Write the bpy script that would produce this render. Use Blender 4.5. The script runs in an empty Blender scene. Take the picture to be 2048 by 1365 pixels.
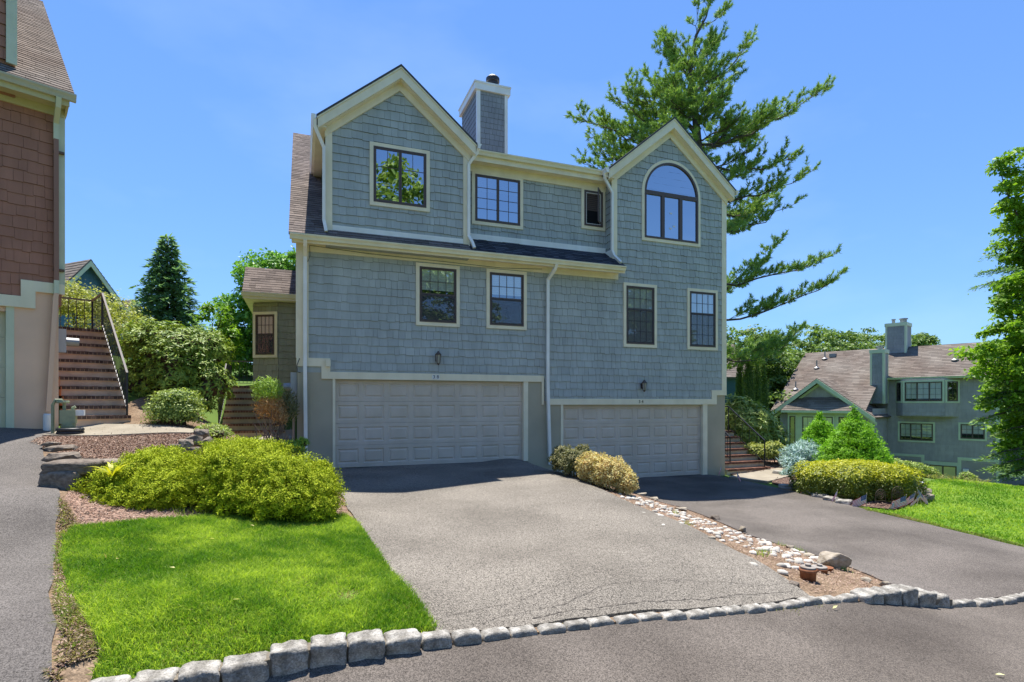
import bpy, bmesh, math, random
import numpy as np
from mathutils import Vector, Matrix, noise

# ------------------------------------------------------------------ camera, sky, sun, exposure
SC = bpy.context.scene
COL = SC.collection
EYE = 1.59
cam_d = bpy.data.cameras.new('camera')
cam_d.lens = 19.39; cam_d.sensor_width = 36.0; cam_d.shift_y = 0.0598
cam_d.clip_start = 0.1; cam_d.clip_end = 2000
cam = bpy.data.objects.new('camera', cam_d); COL.objects.link(cam)
cam.location = (0, 0, EYE); cam.rotation_euler = (math.radians(90), 0, 0)
SC.camera = cam
SKY_TINT = (0.66, 0.84, 1.04, 1)
SUN_EL, SUN_AZ = math.radians(71.3), math.radians(-12.3)     # azimuth from +Y towards +X
W = bpy.data.worlds.new('World'); SC.world = W; W.use_nodes = True
wn, wl = W.node_tree.nodes, W.node_tree.links
wn.clear()
sky = wn.new('ShaderNodeTexSky'); sky.sky_type = 'NISHITA'; sky.sun_disc = False
sky.sun_elevation = SUN_EL; sky.sun_rotation = SUN_AZ
sky.air_density = 1.0; sky.dust_density = 0.0; sky.ozone_density = 3.0; sky.altitude = 1200
bg = wn.new('ShaderNodeBackground'); bg.inputs[1].default_value = 0.15
wo = wn.new('ShaderNodeOutputWorld')
# thin high cirrus
tc = wn.new('ShaderNodeTexCoord'); mp = wn.new('ShaderNodeMapping'); mp.inputs['Scale'].default_value = (1.3, 1.6, 3.2)
mp.inputs['Rotation'].default_value = (0.2, 0.25, 0.3)
nz = wn.new('ShaderNodeTexNoise'); nz.inputs['Scale'].default_value = 1.6; nz.inputs['Detail'].default_value = 5; nz.inputs['Roughness'].default_value = 0.55
cr = wn.new('ShaderNodeMapRange'); cr.inputs[1].default_value = 0.5; cr.inputs[2].default_value = 0.85; cr.inputs[3].default_value = 0; cr.inputs[4].default_value = 0.07
mx = wn.new('ShaderNodeMix'); mx.data_type = 'RGBA'; mx.inputs[7].default_value = (6.2, 6.6, 7.2, 1)
wl.new(tc.outputs['Generated'], mp.inputs[0]); wl.new(mp.outputs[0], nz.inputs['Vector']); wl.new(nz.outputs[0], cr.inputs[0])
tn = wn.new('ShaderNodeMix'); tn.data_type = 'RGBA'; tn.blend_type = 'MULTIPLY'; tn.inputs[0].default_value = 1; tn.inputs[7].default_value = SKY_TINT
wl.new(sky.outputs[0], tn.inputs[6])
sg = wn.new('ShaderNodeSeparateColor'); wl.new(tn.outputs[2], sg.inputs[0])
ma = wn.new('ShaderNodeMath'); ma.operation = 'MULTIPLY_ADD'; ma.inputs[1].default_value = 0.22; ma.inputs[2].default_value = 1.0; wl.new(sg.outputs[1], ma.inputs[0])
md = wn.new('ShaderNodeMath'); md.operation = 'DIVIDE'; md.inputs[0].default_value = 1.0; wl.new(ma.outputs[0], md.inputs[1])
sc_ = wn.new('ShaderNodeVectorMath'); sc_.operation = 'SCALE'; wl.new(tn.outputs[2], sc_.inputs[0]); wl.new(md.outputs[0], sc_.inputs['Scale'])
wl.new(cr.outputs[0], mx.inputs[0]); wl.new(sc_.outputs[0], mx.inputs[6]); wl.new(mx.outputs[2], bg.inputs[0]); wl.new(bg.outputs[0], wo.inputs[0])
sun_d = bpy.data.lights.new('sun', 'SUN'); sun_d.energy = 4.2; sun_d.angle = math.radians(0.53); sun_d.color = (1.0, 0.955, 0.88)
sun = bpy.data.objects.new('sun', sun_d); COL.objects.link(sun)
_to = Vector((math.sin(SUN_AZ) * math.cos(SUN_EL), math.cos(SUN_AZ) * math.cos(SUN_EL), math.sin(SUN_EL)))
sun.rotation_euler = _to.to_track_quat('Z', 'Y').to_euler()
vs = SC.view_settings
SC.display_settings.display_device = 'sRGB'
vs.view_transform = 'Standard'; vs.look = 'None'; vs.gamma = 1.0; vs.use_curve_mapping = False; vs.exposure = 1.1
SC.cycles.max_bounces = 6; SC.cycles.diffuse_bounces = 3; SC.cycles.glossy_bounces = 3
SC.cycles.transparent_max_bounces = 8; SC.cycles.transmission_bounces = 3
SC.cycles.use_denoising = True
SC.cycles.caustics_reflective = False; SC.cycles.caustics_refractive = False

# ------------------------------------------------------------------ helpers
R0 = random.Random(7)
def srgb(r, g, b, k=1.0):
    f = lambda v: (v / 255 / 12.92 if v <= 10 else ((v / 255 + 0.055) / 1.055) ** 2.4) * k
    return (f(r), f(g), f(b), 1)

def mat(name, col, rough=0.7, spec=0.3, metal=0.0, col2=None, nscale=6.0, ndet=4, bump=0.0, bscale=40.0, tint=0.0, col3=None, trans=0.0, vor=None, lo=0.35, hi=0.65, streak=0.0):
    """Principled material; col2/col3 mixed in by noise; 'tint' shifts value with the per-shingle / per-leaf attribute."""
    m = bpy.data.materials.new(name); m.use_nodes = True
    n, l = m.node_tree.nodes, m.node_tree.links
    p = n['Principled BSDF']
    p.inputs['Base Color'].default_value = col; p.inputs['Roughness'].default_value = rough
    p.inputs['Specular IOR Level'].default_value = spec; p.inputs['Metallic'].default_value = metal
    co = n.new('ShaderNodeTexCoord').outputs['Object']
    out = None
    if col2 is not None:
        t = n.new('ShaderNodeTexNoise'); t.inputs['Scale'].default_value = nscale; t.inputs['Detail'].default_value = ndet
        l.new(co, t.inputs['Vector'])
        r = n.new('ShaderNodeMapRange'); r.inputs[1].default_value = lo; r.inputs[2].default_value = hi
        l.new(t.outputs[0], r.inputs[0])
        x = n.new('ShaderNodeMix'); x.data_type = 'RGBA'; x.inputs[6].default_value = col; x.inputs[7].default_value = col2
        l.new(r.outputs[0], x.inputs[0]); out = x.outputs[2]
    if streak:
        mp_ = n.new('ShaderNodeMapping'); mp_.inputs['Scale'].default_value = (5.0, 5.0, .55); l.new(co, mp_.inputs[0])
        t = n.new('ShaderNodeTexNoise'); t.inputs['Scale'].default_value = 1.0; t.inputs['Detail'].default_value = 7; t.inputs['Roughness'].default_value = .65; l.new(mp_.outputs[0], t.inputs['Vector'])
        r = n.new('ShaderNodeMapRange'); r.inputs[1].default_value = .3; r.inputs[2].default_value = .7; r.inputs[3].default_value = 1 - streak; r.inputs[4].default_value = 1 + streak * .6; l.new(t.outputs[0], r.inputs[0])
        x = n.new('ShaderNodeVectorMath'); x.operation = 'SCALE'
        if out is not None: l.new(out, x.inputs[0])
        else: x.inputs[0].default_value = col[:3]
        l.new(r.outputs[0], x.inputs['Scale']); out = x.outputs[0]
    if tint or col3 is not None:
        a = n.new('ShaderNodeAttribute'); a.attribute_name = 'tint'
        if col3 is not None:
            x = n.new('ShaderNodeMix'); x.data_type = 'RGBA'; x.inputs[6].default_value = col; x.inputs[7].default_value = col3
            l.new(a.outputs['Fac'], x.inputs[0])
            if out is not None: l.new(out, x.inputs[6])
            out = x.outputs[2]
        if tint:
            r = n.new('ShaderNodeMapRange'); r.inputs[3].default_value = 1 - tint; r.inputs[4].default_value = 1 + tint
            l.new(a.outputs['Fac'], r.inputs[0])
            x = n.new('ShaderNodeVectorMath'); x.operation = 'SCALE'
            if out is not None: l.new(out, x.inputs[0])
            else: x.inputs[0].default_value = col[:3]
            l.new(r.outputs[0], x.inputs['Scale']); out = x.outputs[0]
    if vor is not None:      # bright / dark speckle: (scale, strength)
        v = n.new('ShaderNodeTexVoronoi'); v.inputs['Scale'].default_value = vor[0]; l.new(co, v.inputs['Vector'])
        sp = n.new('ShaderNodeSeparateColor'); l.new(v.outputs['Color'], sp.inputs[0])
        r = n.new('ShaderNodeMapRange'); r.inputs[3].default_value = 1 - vor[1]; r.inputs[4].default_value = 1 + vor[1]
        l.new(sp.outputs[0], r.inputs[0])
        x = n.new('ShaderNodeVectorMath'); x.operation = 'SCALE'
        if out is not None: l.new(out, x.inputs[0])
        else: x.inputs[0].default_value = col[:3]
        l.new(r.outputs[0], x.inputs['Scale']); out = x.outputs[0]
    if out is not None: l.new(out, p.inputs['Base Color'])
    if bump:
        t = n.new('ShaderNodeTexNoise'); t.inputs['Scale'].default_value = bscale; t.inputs['Detail'].default_value = 6
        l.new(co, t.inputs['Vector'])
        b = n.new('ShaderNodeBump'); b.inputs['Strength'].default_value = bump; b.inputs['Distance'].default_value = 0.02
        l.new(t.outputs[0], b.inputs['Height']); l.new(b.outputs[0], p.inputs['Normal'])
    if trans:
        tr = n.new('ShaderNodeBsdfTranslucent'); tr.inputs[0].default_value = (col[0] * 1.3, col[1] * 1.4, col[2] * 0.6, 1)
        if out is not None:
            g = n.new('ShaderNodeMix'); g.data_type = 'RGBA'; g.blend_type = 'MULTIPLY'; g.inputs[0].default_value = 1; g.inputs[7].default_value = (1.3, 1.35, 0.7, 1)
            l.new(out, g.inputs[6]); l.new(g.outputs[2], tr.inputs[0])
        ms = n.new('ShaderNodeMixShader'); ms.inputs[0].default_value = trans
        l.new(p.outputs[0], ms.inputs[1]); l.new(tr.outputs[0], ms.inputs[2])
        l.new(ms.outputs[0], n['Material Output'].inputs[0])
    return m

def tag(o, label, cat, group=None):
    o['label'] = label; o['category'] = cat
    if group: o['group'] = group
    return o
def struct(o, kind='structure'):
    o['kind'] = kind; return o
def empty(name, loc=(0, 0, 0), rz=0.0):
    o = bpy.data.objects.new(name, None); COL.objects.link(o); o.location = loc; o.rotation_euler = (0, 0, rz)
    o.empty_display_size = 0.2; return o

def link(name, me, parent=None, loc=None, rz=None):
    o = bpy.data.objects.new(name, me); COL.objects.link(o)
    if parent is not None: o.parent = parent
    if loc is not None: o.location = loc
    if rz is not None: o.rotation_euler = (0, 0, rz)
    return o

class MB:
    """collects faces; build() links them as one mesh object"""
    def __init__(s): s.v = []; s.f = []; s.t = []; s.m = []; s.mi = 0
    def add(s, vs, fs, tint=0.5):
        b = len(s.v); s.v += [tuple(p) for p in vs]; s.t += [tint] * len(vs)
        for f in fs: s.f.append([b + i for i in f]); s.m.append(s.mi)
    def box(s, x0, x1, y0, y1, z0, z1, tint=0.5):
        if x0 > x1: x0, x1 = x1, x0
        if y0 > y1: y0, y1 = y1, y0
        if z0 > z1: z0, z1 = z1, z0
        s.add([(x0, y0, z0), (x1, y0, z0), (x1, y1, z0), (x0, y1, z0), (x0, y0, z1), (x1, y0, z1), (x1, y1, z1), (x0, y1, z1)],
              [(0, 3, 2, 1), (4, 5, 6, 7), (0, 1, 5, 4), (1, 2, 6, 5), (2, 3, 7, 6), (3, 0, 4, 7)], tint)
    def prism(s, poly, y0, y1, tint=0.5):          # poly: (x,z) outline, extruded along y
        n = len(poly)
        s.add([(x, y0, z) for x, z in poly] + [(x, y1, z) for x, z in poly],
              [list(range(n)), list(range(2 * n - 1, n - 1, -1))] + [(i, i + n, (i + 1) % n + n, (i + 1) % n) for i in range(n)], tint)
    def vprism(s, poly, z0, z1, tint=0.5):         # poly: (x,y) outline, extruded along z
        n = len(poly)
        s.add([(x, y, z0) for x, y in poly] + [(x, y, z1) for x, y in poly],
              [list(range(n - 1, -1, -1)), list(range(n, 2 * n))] + [(i, (i + 1) % n, (i + 1) % n + n, i + n) for i in range(n)], tint)
    def xprism(s, poly, x0, x1, tint=0.5):         # poly: (y,z) outline, extruded along x
        n = len(poly)
        s.add([(x0, y, z) for y, z in poly] + [(x1, y, z) for y, z in poly],
              [list(range(n)), list(range(2 * n - 1, n - 1, -1))] + [(i, i + n, (i + 1) % n + n, (i + 1) % n) for i in range(n)], tint)
    def quad(s, *p, tint=0.5): s.add(p, [list(range(len(p)))], tint)
    def tube(s, path, rad, n=6, square=False, tint=0.5):
        path = [Vector(p) for p in path]
        if not hasattr(rad, '__len__'): rad = [rad] * len(path)
        k = 4 if square else n
        rings = []
        up = None
        for i, p in enumerate(path):
            d = ((path[min(i + 1, len(path) - 1)] - p).normalized() + (p - path[max(i - 1, 0)]).normalized())
            d = d.normalized() if d.length > 1e-6 else Vector((0, 0, 1))
            a = up if up is not None else (Vector((0, 1, 0)) if abs(d.y) < 0.9 else Vector((1, 0, 0)))
            x = a.cross(d)
            if x.length < 1e-4: x = Vector((1, 0, 0)).cross(d)
            x.normalize(); y = d.cross(x).normalized(); up = y
            rings.append([p + (x * math.cos(2 * math.pi * (j + 0.5) / k) + y * math.sin(2 * math.pi * (j + 0.5) / k)) * rad[i] * (1.2 if square else 1) for j in range(k)])
        vs = [v for r in rings for v in r]
        fs = [(i * k + j, i * k + (j + 1) % k, (i + 1) * k + (j + 1) % k, (i + 1) * k + j) for i in range(len(path) - 1) for j in range(k)]
        fs += [list(range(k - 1, -1, -1)), [(len(path) - 1) * k + j for j in range(k)]]
        s.add(vs, fs, tint)
    def lathe(s, prof, c=(0, 0, 0), n=16, tint=0.5):       # prof: (r,z)
        vs = [(c[0] + r * math.cos(2 * math.pi * j / n), c[1] + r * math.sin(2 * math.pi * j / n), c[2] + z) for r, z in prof for j in range(n)]
        fs = [(i * n + j, i * n + (j + 1) % n, (i + 1) * n + (j + 1) % n, (i + 1) * n + j) for i in range(len(prof) - 1) for j in range(n)]
        fs += [list(range(n - 1, -1, -1)), [(len(prof) - 1) * n + j for j in range(n)]]
        s.add(vs, fs, tint)
    def build(s, name, m, parent=None, smooth=False):
        me = bpy.data.meshes.new(name); me.from_pydata(s.v, [], s.f)
        ms = m if isinstance(m, (list, tuple)) else [m]
        for q in ms: me.materials.append(q)
        if len(ms) > 1: me.polygons.foreach_set('material_index', s.m)
        a = me.attributes.new('tint', 'FLOAT', 'POINT'); a.data.foreach_set('value', s.t)
        if smooth: me.polygons.foreach_set('use_smooth', [True] * len(me.polygons))
        me.update()
        return link(name, me, parent)

def clip(poly, a, b, c):          # keep a*x+b*z+c >= 0
    out = []
    for i in range(len(poly)):
        p, q = poly[i], poly[(i + 1) % len(poly)]
        dp, dq = a * p[0] + b * p[1] + c, a * q[0] + b * q[1] + c
        if dp >= 0: out.append(p)
        if (dp >= 0) != (dq >= 0):
            t = dp / (dp - dq); out.append((p[0] + (q[0] - p[0]) * t, p[1] + (q[1] - p[1]) * t))
    return out
def clip_convex(poly, conv):      # conv counter-clockwise
    for i in range(len(conv)):
        (x0, z0), (x1, z1) = conv[i], conv[(i + 1) % len(conv)]
        poly = clip(poly, -(z1 - z0), (x1 - x0), (z1 - z0) * x0 - (x1 - x0) * z0)
        if len(poly) < 3: return []
    return poly

def shingles(mb, polys, P, rng, course=0.205, z0=0.0, w=(0.1, 0.27), stag=0.024, thick=0.025, gap=0.0045, top=0.004, holes=()):
    """rows of individual shingles over convex (x,z) outlines; P(x,z,out) places them"""
    xs = [p[0] for q in polys for p in q]; zs = [p[1] for q in polys for p in q]
    r0 = math.floor((min(zs) - z0) / course) - 1; r1 = math.ceil((max(zs) - z0) / course) + 1
    for r in range(r0, r1):
        zb = z0 + r * course
        x = min(xs) - rng.random() * w[1]
        step = 0
        while x < max(xs):
            ww = rng.uniform(*w)
            step = stag * rng.choice((0, 0, 0.45, 1.0, 0.8)) if stag else 0
            tt = rng.random()
            lo, hi = zb - step, zb + course + 0.01
            rect = [(x, lo), (x + ww - gap, lo), (x + ww - gap, hi), (x, hi)]
            x += ww
            for pl in polys:
                k = thick * rng.uniform(0.85, 1.1); c = clip_convex(rect, pl); cs = [c] if len(c) >= 3 else []
                for (h0, h1, v0, v1) in holes:
                    nx = []
                    for c in cs:
                        if max(q[0] for q in c) <= h0 or min(q[0] for q in c) >= h1 or max(q[1] for q in c) <= v0 or min(q[1] for q in c) >= v1: nx.append(c); continue
                        m_ = clip(clip(c, 1, 0, -h0), -1, 0, h1)
                        nx += [q for q in (clip(c, -1, 0, h0), clip(c, 1, 0, -h1), clip(m_, 0, -1, v0) if len(m_) > 2 else [], clip(m_, 0, 1, -v1) if len(m_) > 2 else []) if len(q) >= 3]
                    cs = nx
                for c in cs:
                  fr = [P(a, b, top + (k - top) * max(0.0, min(1.0, (hi - b) / (hi - lo)))) for a, b in c]
                  bk = [P(a, b, 0.0) for a, b in c]
                  n = len(c)
                  mb.mi = 0; mb.add(fr, [list(range(n))], tt); mb.mi = 1; mb.add(fr + bk, [(i, i + n, (i + 1) % n + n, (i + 1) % n) for i in range(n)], tt); mb.mi = 0

def plane(O, U, V):               # placing function for shingles on a plane with outward normal U x V
    O, U, V = Vector(O), Vector(U).normalized(), Vector(V).normalized(); N = U.cross(V)
    return lambda x, z, o: tuple(O + U * x + V * z + N * o)

def npmesh(name, V, F, m, parent=None, tint=None, smooth=False):
    V = np.asarray(V, np.float32); F = np.asarray(F, np.int32); k = F.shape[1]
    me = bpy.data.meshes.new(name)
    me.vertices.add(len(V)); me.vertices.foreach_set('co', V.ravel())
    me.loops.add(F.size); me.loops.foreach_set('vertex_index', F.ravel())
    me.polygons.add(len(F)); me.polygons.foreach_set('loop_start', np.arange(0, F.size, k, dtype=np.int32))
    me.materials.append(m)
    if tint is not None:
        a = me.attributes.new('tint', 'FLOAT', 'POINT'); a.data.foreach_set('value', np.asarray(tint, np.float32))
    if smooth: me.polygons.foreach_set('use_smooth', np.ones(len(F), bool))
    me.update(calc_edges=True)
    return link(name, me, parent)

def unit(a): return a / np.maximum(np.linalg.norm(a, axis=1, keepdims=True), 1e-9)
def leaves(C, N, A, L, Wd, rng, fold=0.15):
    """four-point folded leaves at C with normal N and axis A; returns V, F, tint"""
    n = len(C); N = unit(N); A = unit(A - (A * N).sum(1, keepdims=True) * N); B = np.cross(N, A)
    L = (np.asarray(L) * np.ones(n))[:, None]; Wd = (np.asarray(Wd) * np.ones(n))[:, None]
    V = np.stack([C, C + A * L * 0.45 + B * Wd * 0.5 + N * Wd * fold, C + A * L, C + A * L * 0.45 - B * Wd * 0.5 + N * Wd * fold], 1).reshape(-1, 3)
    F = (np.arange(n)[:, None] * 4 + np.array([0, 3, 2, 1])[None]).astype(np.int32)
    F = np.concatenate([F[:, [0, 1, 2]], F[:, [0, 2, 3]]])
    t = np.repeat(rng.random(n), 4)
    return V, F, t
def needles(C, A, L, Wd, rng):
    """three-point needles / blades pointing along A"""
    n = len(C); A = unit(A); Rn = unit(rng.normal(size=(n, 3))); B = unit(np.cross(A, Rn))
    L = (np.asarray(L) * np.ones(n))[:, None]; Wd = (np.asarray(Wd) * np.ones(n))[:, None]
    V = np.stack([C - B * Wd * 0.5, C + B * Wd * 0.5, C + A * L], 1).reshape(-1, 3)
    F = np.arange(3 * n, dtype=np.int32).reshape(-1, 3)
    return V, F, np.repeat(rng.random(n), 3)
def join(parts):
    Vs, Fs, Ts, b = [], [], [], 0
    for V, F, t in parts:
        Vs.append(V); Fs.append(F + b); Ts.append(t); b += len(V)
    return np.concatenate(Vs), np.concatenate(Fs), np.concatenate(Ts)

def parts(par, name, m, boxes):
    for b in boxes: q = MB(); q.box(*b); q.build(name, m, par)

class Frame:
    def __init__(s, P, deg): s.P = P; s.a = math.radians(deg); s.c = math.cos(s.a); s.n = math.sin(s.a)
    def w(s, x, t): return (s.P[0] + x * s.c - t * s.n, s.P[1] + x * s.n + t * s.c)
HF = Frame((-4.249, 13.26), 20.8)       # the grey duplex: x along its front, y into the house
BF = Frame((-8.44, 10.29), 45.7)        # the brown house
RF = Frame((24.5, 36.0), -48.5)         # the far blue grey house

# ------------------------------------------------------------------ terrain
def H3(s, t, z): x, y = HF.w(s, t); return (x, y, z)
CP = [H3(*p) for p in [(0, 0, -.02), (2.5, 0, -.02), (4.9, 0, -.02), (0, -5, -.05), (2.4, -5, -.06), (4.4, -5, -.09), (0, -8.6, -.09), (2, -9.5, -.14), (4.0, -9.5, -.28), (4.4, -7.2, -.16), (0, -2, -.03), (2.5, -2, -.03), (4.8, -2, -.04), (2.5, -1, -.025), (1.2, 0, -.02), (3.8, 0, -.02), (3.8, -1, -.025), (4.8, -.9, -.03), (4.8, -3.4, -.06), (3.6, -3, -.045), (0, 1.2, -.02), (2.5, 1.2, -.02), (4.9, 1.2, -.02), (6.0, 1.2, -.68), (8.5, 1.2, -.68), (11, 1.2, -.68), (6.1, -1, -.68), (2.4, -7.5, -.1), 
      (6.0, 0, -.68), (8.5, 0, -.68), (11, 0, -.68), (7.3, -1.8, -.68), (9.5, -1.8, -.68), (8.5, -8.2, -.7), (6.9, -3.7, -.68), (9, -3.7, -.68), (11, -3.4, -.7), (6.3, -6.7, -.67), (8.5, -6.7, -.7), (10.6, -6, -.75), (6.15, -8.5, -.63), (8, -9.4, -.72), (10.2, -8.6, -.8),
      (-3, -10.05, -.27), (-1.9, -10.05, -.26), (-1.1, -10.05, -.24), (.06, -10.05, -.19), (1.5, -10.1, -.25), (3.8, -10.1, -.37), (5.8, -10.1, -.64), (7.3, -10.1, -.76), (12, -10.1, -1.05), (18, -10.1, -1.5), (-6, -11, -.15),
      (1, -9.84, -.19), (2.5, -9.84, -.27), (3.7, -9.84, -.335), (-1.9, -9.75, -.1), (-1.1, -9.75, -.07), (-.3, -9.75, -.1),
      (-4, -14, -.2), (1, -14, -.25), (6, -14, -.6), (12, -14, -1.0), (30, -14, -2.6), (-20, -14, .3), (0, -30, -.2), (20, -40, -1.5), (-30, -40, 1),
      (12.5, -.5, -.72), (14.2, -1, -.6), (12.5, 3, .5), (14, 3, -.2), (11.9, 10, .6), (5, 14, 1.8), (-3, 14, 2.6),
      (-1.3, -.3, .36), (-1.2, -2.5, .08), (-2.4, 3.0, .55), (-2.4, 6, 1.9), (-1.2, 3, .6), (-6, 7, 2.3)]]
CP += [(-2.75, 3.28, -.1), (-3.55, 4.22, .06), (-5.5, 6.68, .46), (-7.6, 9.0, .93), (-8.9, 9.7, 1.1), (-8.3, 10.2, 1.03), (-12, 6.2, 1.0), (-6.5, 3.2, .1), (-9, 4, .45),
       (-4.85, 5.95, .2), (-4.2, 6.9, .2), (-3.6, 4.9, .07), (-8.2, 9.6, 1.0), (-6.2, 9.9, .98), (-5.6, 10.3, .93), (-7.0, 10.7, 1.1), (-5.3, 11.5, .5), (-7, 12.4, 1.2), (-9, 14.5, 2.2), (-9.15, 17, 1.3), (-8.15, 15.2, .62), (-7.0, 14.0, .62),
       (-4.4, 9.0, .28), (-4.6, 10.2, .42), (-5.6, 8.2, .34), (-14, 16, 3.0), (-20, 30, 3.5), (-10, 30, 3.0), (-40, 50, 6), (0, 45, 2.0),
       (9.3, 16.5, -.5), (11, 15.6, -.55), (12.5, 14.4, -.58), (13.5, 12.6, -.72), (10.5, 10.6, -.84), (14, 17.5, -.95), (10, 19.5, -.4), (13, 20, -.9), (16, 24, -2.2), (19, 28, -2.9), (26, 31, -3.6), (29, 30, -3.7), (21, 34, -2.6), (22, 20, -2.6), (24, 13, -2.2), (40, 30, -4.5), (45, 60, -3), (20, 55, -1), (80, 60, -4), (-80, 60, 7), (0, 130, 2), (80, -30, -6), (-80, -30, 3), (70, 130, -1), (-60, 130, 4)]
CPA = np.array(CP)
def _phi(r2): return 0.5 * r2 * np.log(np.maximum(r2, 1e-12))
_d2 = ((CPA[:, None, :2] - CPA[None, :, :2]) ** 2).sum(-1)
_n = len(CPA); _K = np.zeros((_n + 3, _n + 3)); _K[:_n, :_n] = _phi(_d2) + np.eye(_n) * 0.02
_K[:_n, _n] = 1; _K[:_n, _n + 1:] = CPA[:, :2]; _K[_n, :_n] = 1; _K[_n + 1:, :_n] = CPA[:, :2].T
_C = np.linalg.solve(_K, np.concatenate([CPA[:, 2], [0, 0, 0]]))
def G(x, y):
    x = np.asarray(x, float); y = np.asarray(y, float); sh = x.shape; x = x.ravel(); y = y.ravel()
    r = np.zeros(len(x))
    for i in range(0, len(x), 20000):
        a, b = x[i:i + 20000], y[i:i + 20000]
        r[i:i + 20000] = _phi((a[:, None] - CPA[None, :, 0]) ** 2 + (b[:, None] - CPA[None, :, 1]) ** 2) @ _C[:_n] + _C[_n] + _C[_n + 1] * a + _C[_n + 2] * b
    return r.reshape(sh)
def g(x, y): return float(G(np.array([x]), np.array([y]))[0])
def on_ground(px, py, y0=2.5, y1=45):
    """where the sight line through a point of the photograph meets the ground: the measured plan position"""
    k, q = (px - 1024) / 1103, (805 - py) / 1103
    ys = np.linspace(y0, y1, 400); d = EYE + q * ys - G(k * ys, ys)
    i = np.argmax(d <= 0) if (d <= 0).any() else len(ys) - 1
    a, b = ys[max(i - 1, 0)], ys[i]
    for _ in range(20):
        m = (a + b) / 2
        if EYE + q * m - g(k * m, m) > 0: a = m
        else: b = m
    return (k * b, b)
def P3(px, py, Y): return ((px - 1024) / 1103 * Y, Y, EYE + (805 - py) / 1103 * Y)
from mathutils.geometry import tessellate_polygon
# ------------------------------------------------------------------ ground
def lines(lo, a, b, hi, st):
    fine = list(np.arange(a, b + 1e-6, st)); out = fine[:]
    d, x = st, a
    while x > lo: d *= 1.35; x -= d; out.insert(0, x)
    d, x = st, b
    while x < hi: d *= 1.35; x += d; out.append(x)
    return np.array(out)
GX = lines(-170, -14, 17, 170, 0.25); GY = lines(-120, 1.0, 24, 260, 0.25)

def ground_mesh():
    X, Y = np.meshgrid(GX, GY); Z = G(X, Y) - 0.03
    V = np.stack([X, Y, Z], -1).reshape(-1, 3); nx, ny = len(GX), len(GY)
    i = np.arange(nx - 1)[None] + np.arange(ny - 1)[:, None] * nx
    F = np.stack([i, i + 1, i + 1 + nx, i + nx], -1).reshape(-1, 4)
    return V, F

def sheet(name, poly, off, m, skirt=0.06, kind='structure', wob=0.0, seed=1):
    """a surface lying on the ground inside a plan outline"""
    if True:
        rr = random.Random(seed); q = []
        for i in range(len(poly)):
            a, b = Vector(poly[i]), Vector(poly[(i + 1) % len(poly)]); n = max(1, min(400, int((b - a).length / 0.22)))
            for k in range(n):
                p = a.lerp(b, k / n); q.append((p.x + rr.uniform(-wob, wob), p.y + rr.uniform(-wob, wob)))
        poly = q
    xs = [p[0] for p in poly]; ys = [p[1] for p in poly]
    vs, fs, key = [], [], {}
    def vid(p):
        k = (round(p[0], 4), round(p[1], 4))
        if k not in key: key[k] = len(vs); vs.append(k)
        return key[k]
    for tri in tessellate_polygon([[Vector((q[0], q[1], 0)) for q in poly]]):
        T = [poly[i] for i in tri]; tx = [q[0] for q in T]; ty = [q[1] for q in T]
        if (T[1][0] - T[0][0]) * (T[2][1] - T[0][1]) - (T[1][1] - T[0][1]) * (T[2][0] - T[0][0]) < 0: T = T[::-1]
        gx = [min(tx) - 1] + [x for x in GX if min(tx) < x < max(tx)] + [max(tx) + 1]; gy = [min(ty) - 1] + [y for y in GY if min(ty) < y < max(ty)] + [max(ty) + 1]
        for j in range(len(gy) - 1):
            row = clip(clip(T, 0, 1, -gy[j]), 0, -1, gy[j + 1])
            if len(row) < 3: continue
            rx0, rx1 = min(q[0] for q in row), max(q[0] for q in row)
            for i in range(len(gx) - 1):
                if gx[i + 1] < rx0 or gx[i] > rx1: continue
                ids = []
                for q in clip(clip(row, 1, 0, -gx[i]), -1, 0, gx[i + 1]):
                    k = vid(q)
                    if k not in ids: ids.append(k)
                if len(ids) >= 3: fs.append(ids)
    V = np.array(vs); Z = G(V[:, 0], V[:, 1]) + off
    top = [(V[i, 0], V[i, 1], Z[i]) for i in range(len(V))]
    n = len(poly); pz = G(np.array(xs), np.array(ys)) + off
    b = len(top)
    top += [(poly[i][0], poly[i][1], pz[i]) for i in range(n)] + [(poly[i][0], poly[i][1], pz[i] - skirt) for i in range(n)]
    fs += [(b + i, b + (i + 1) % n, b + n + (i + 1) % n, b + n + i) for i in range(n)]
    me = bpy.data.meshes.new(name); me.from_pydata(top, [], fs); me.materials.append(m); me.update()
    return struct(link(name, me), kind)

M = {}
M['soil'] = mat('bare_soil', (0.17, 0.115, 0.075, 1), 0.95, 0.1, col2=(0.25, 0.18, 0.12, 1), nscale=3, bump=0.5, bscale=60, vor=(60, 0.35))
M['meadow'] = mat('far_grass', (0.075, 0.13, 0.03, 1), 0.95, 0.1, col2=(0.11, 0.17, 0.035, 1), nscale=0.6, bump=0.5, bscale=8)
M['turf'] = mat('lawn_turf', (0.09, 0.19, 0.018, 1), 0.95, 0.1, col2=(0.15, 0.23, 0.03, 1), nscale=3, bump=0.6, bscale=50)
def asphalt(name, c1, c2, sp, crack=0.0, nscale=0.7, rough=0.88):
    c1 = tuple(v * .9 for v in c1[:3]) + (1,)
    m = mat(name, c1, rough, 0.2, col2=c2, streak=0.0, lo=.32, hi=.62, nscale=nscale, ndet=6, bump=0.2, bscale=120, vor=(150, min(.85, sp * 1.25)))
    return m
M['road'] = asphalt('road_asphalt', (0.085, 0.071, 0.059, 1), (0.135, 0.115, 0.097, 1), 0.45)
M['drive_old'] = asphalt('worn_drive_asphalt', (0.155, 0.137, 0.113, 1), (0.2, 0.178, 0.148, 1), 0.7)
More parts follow.
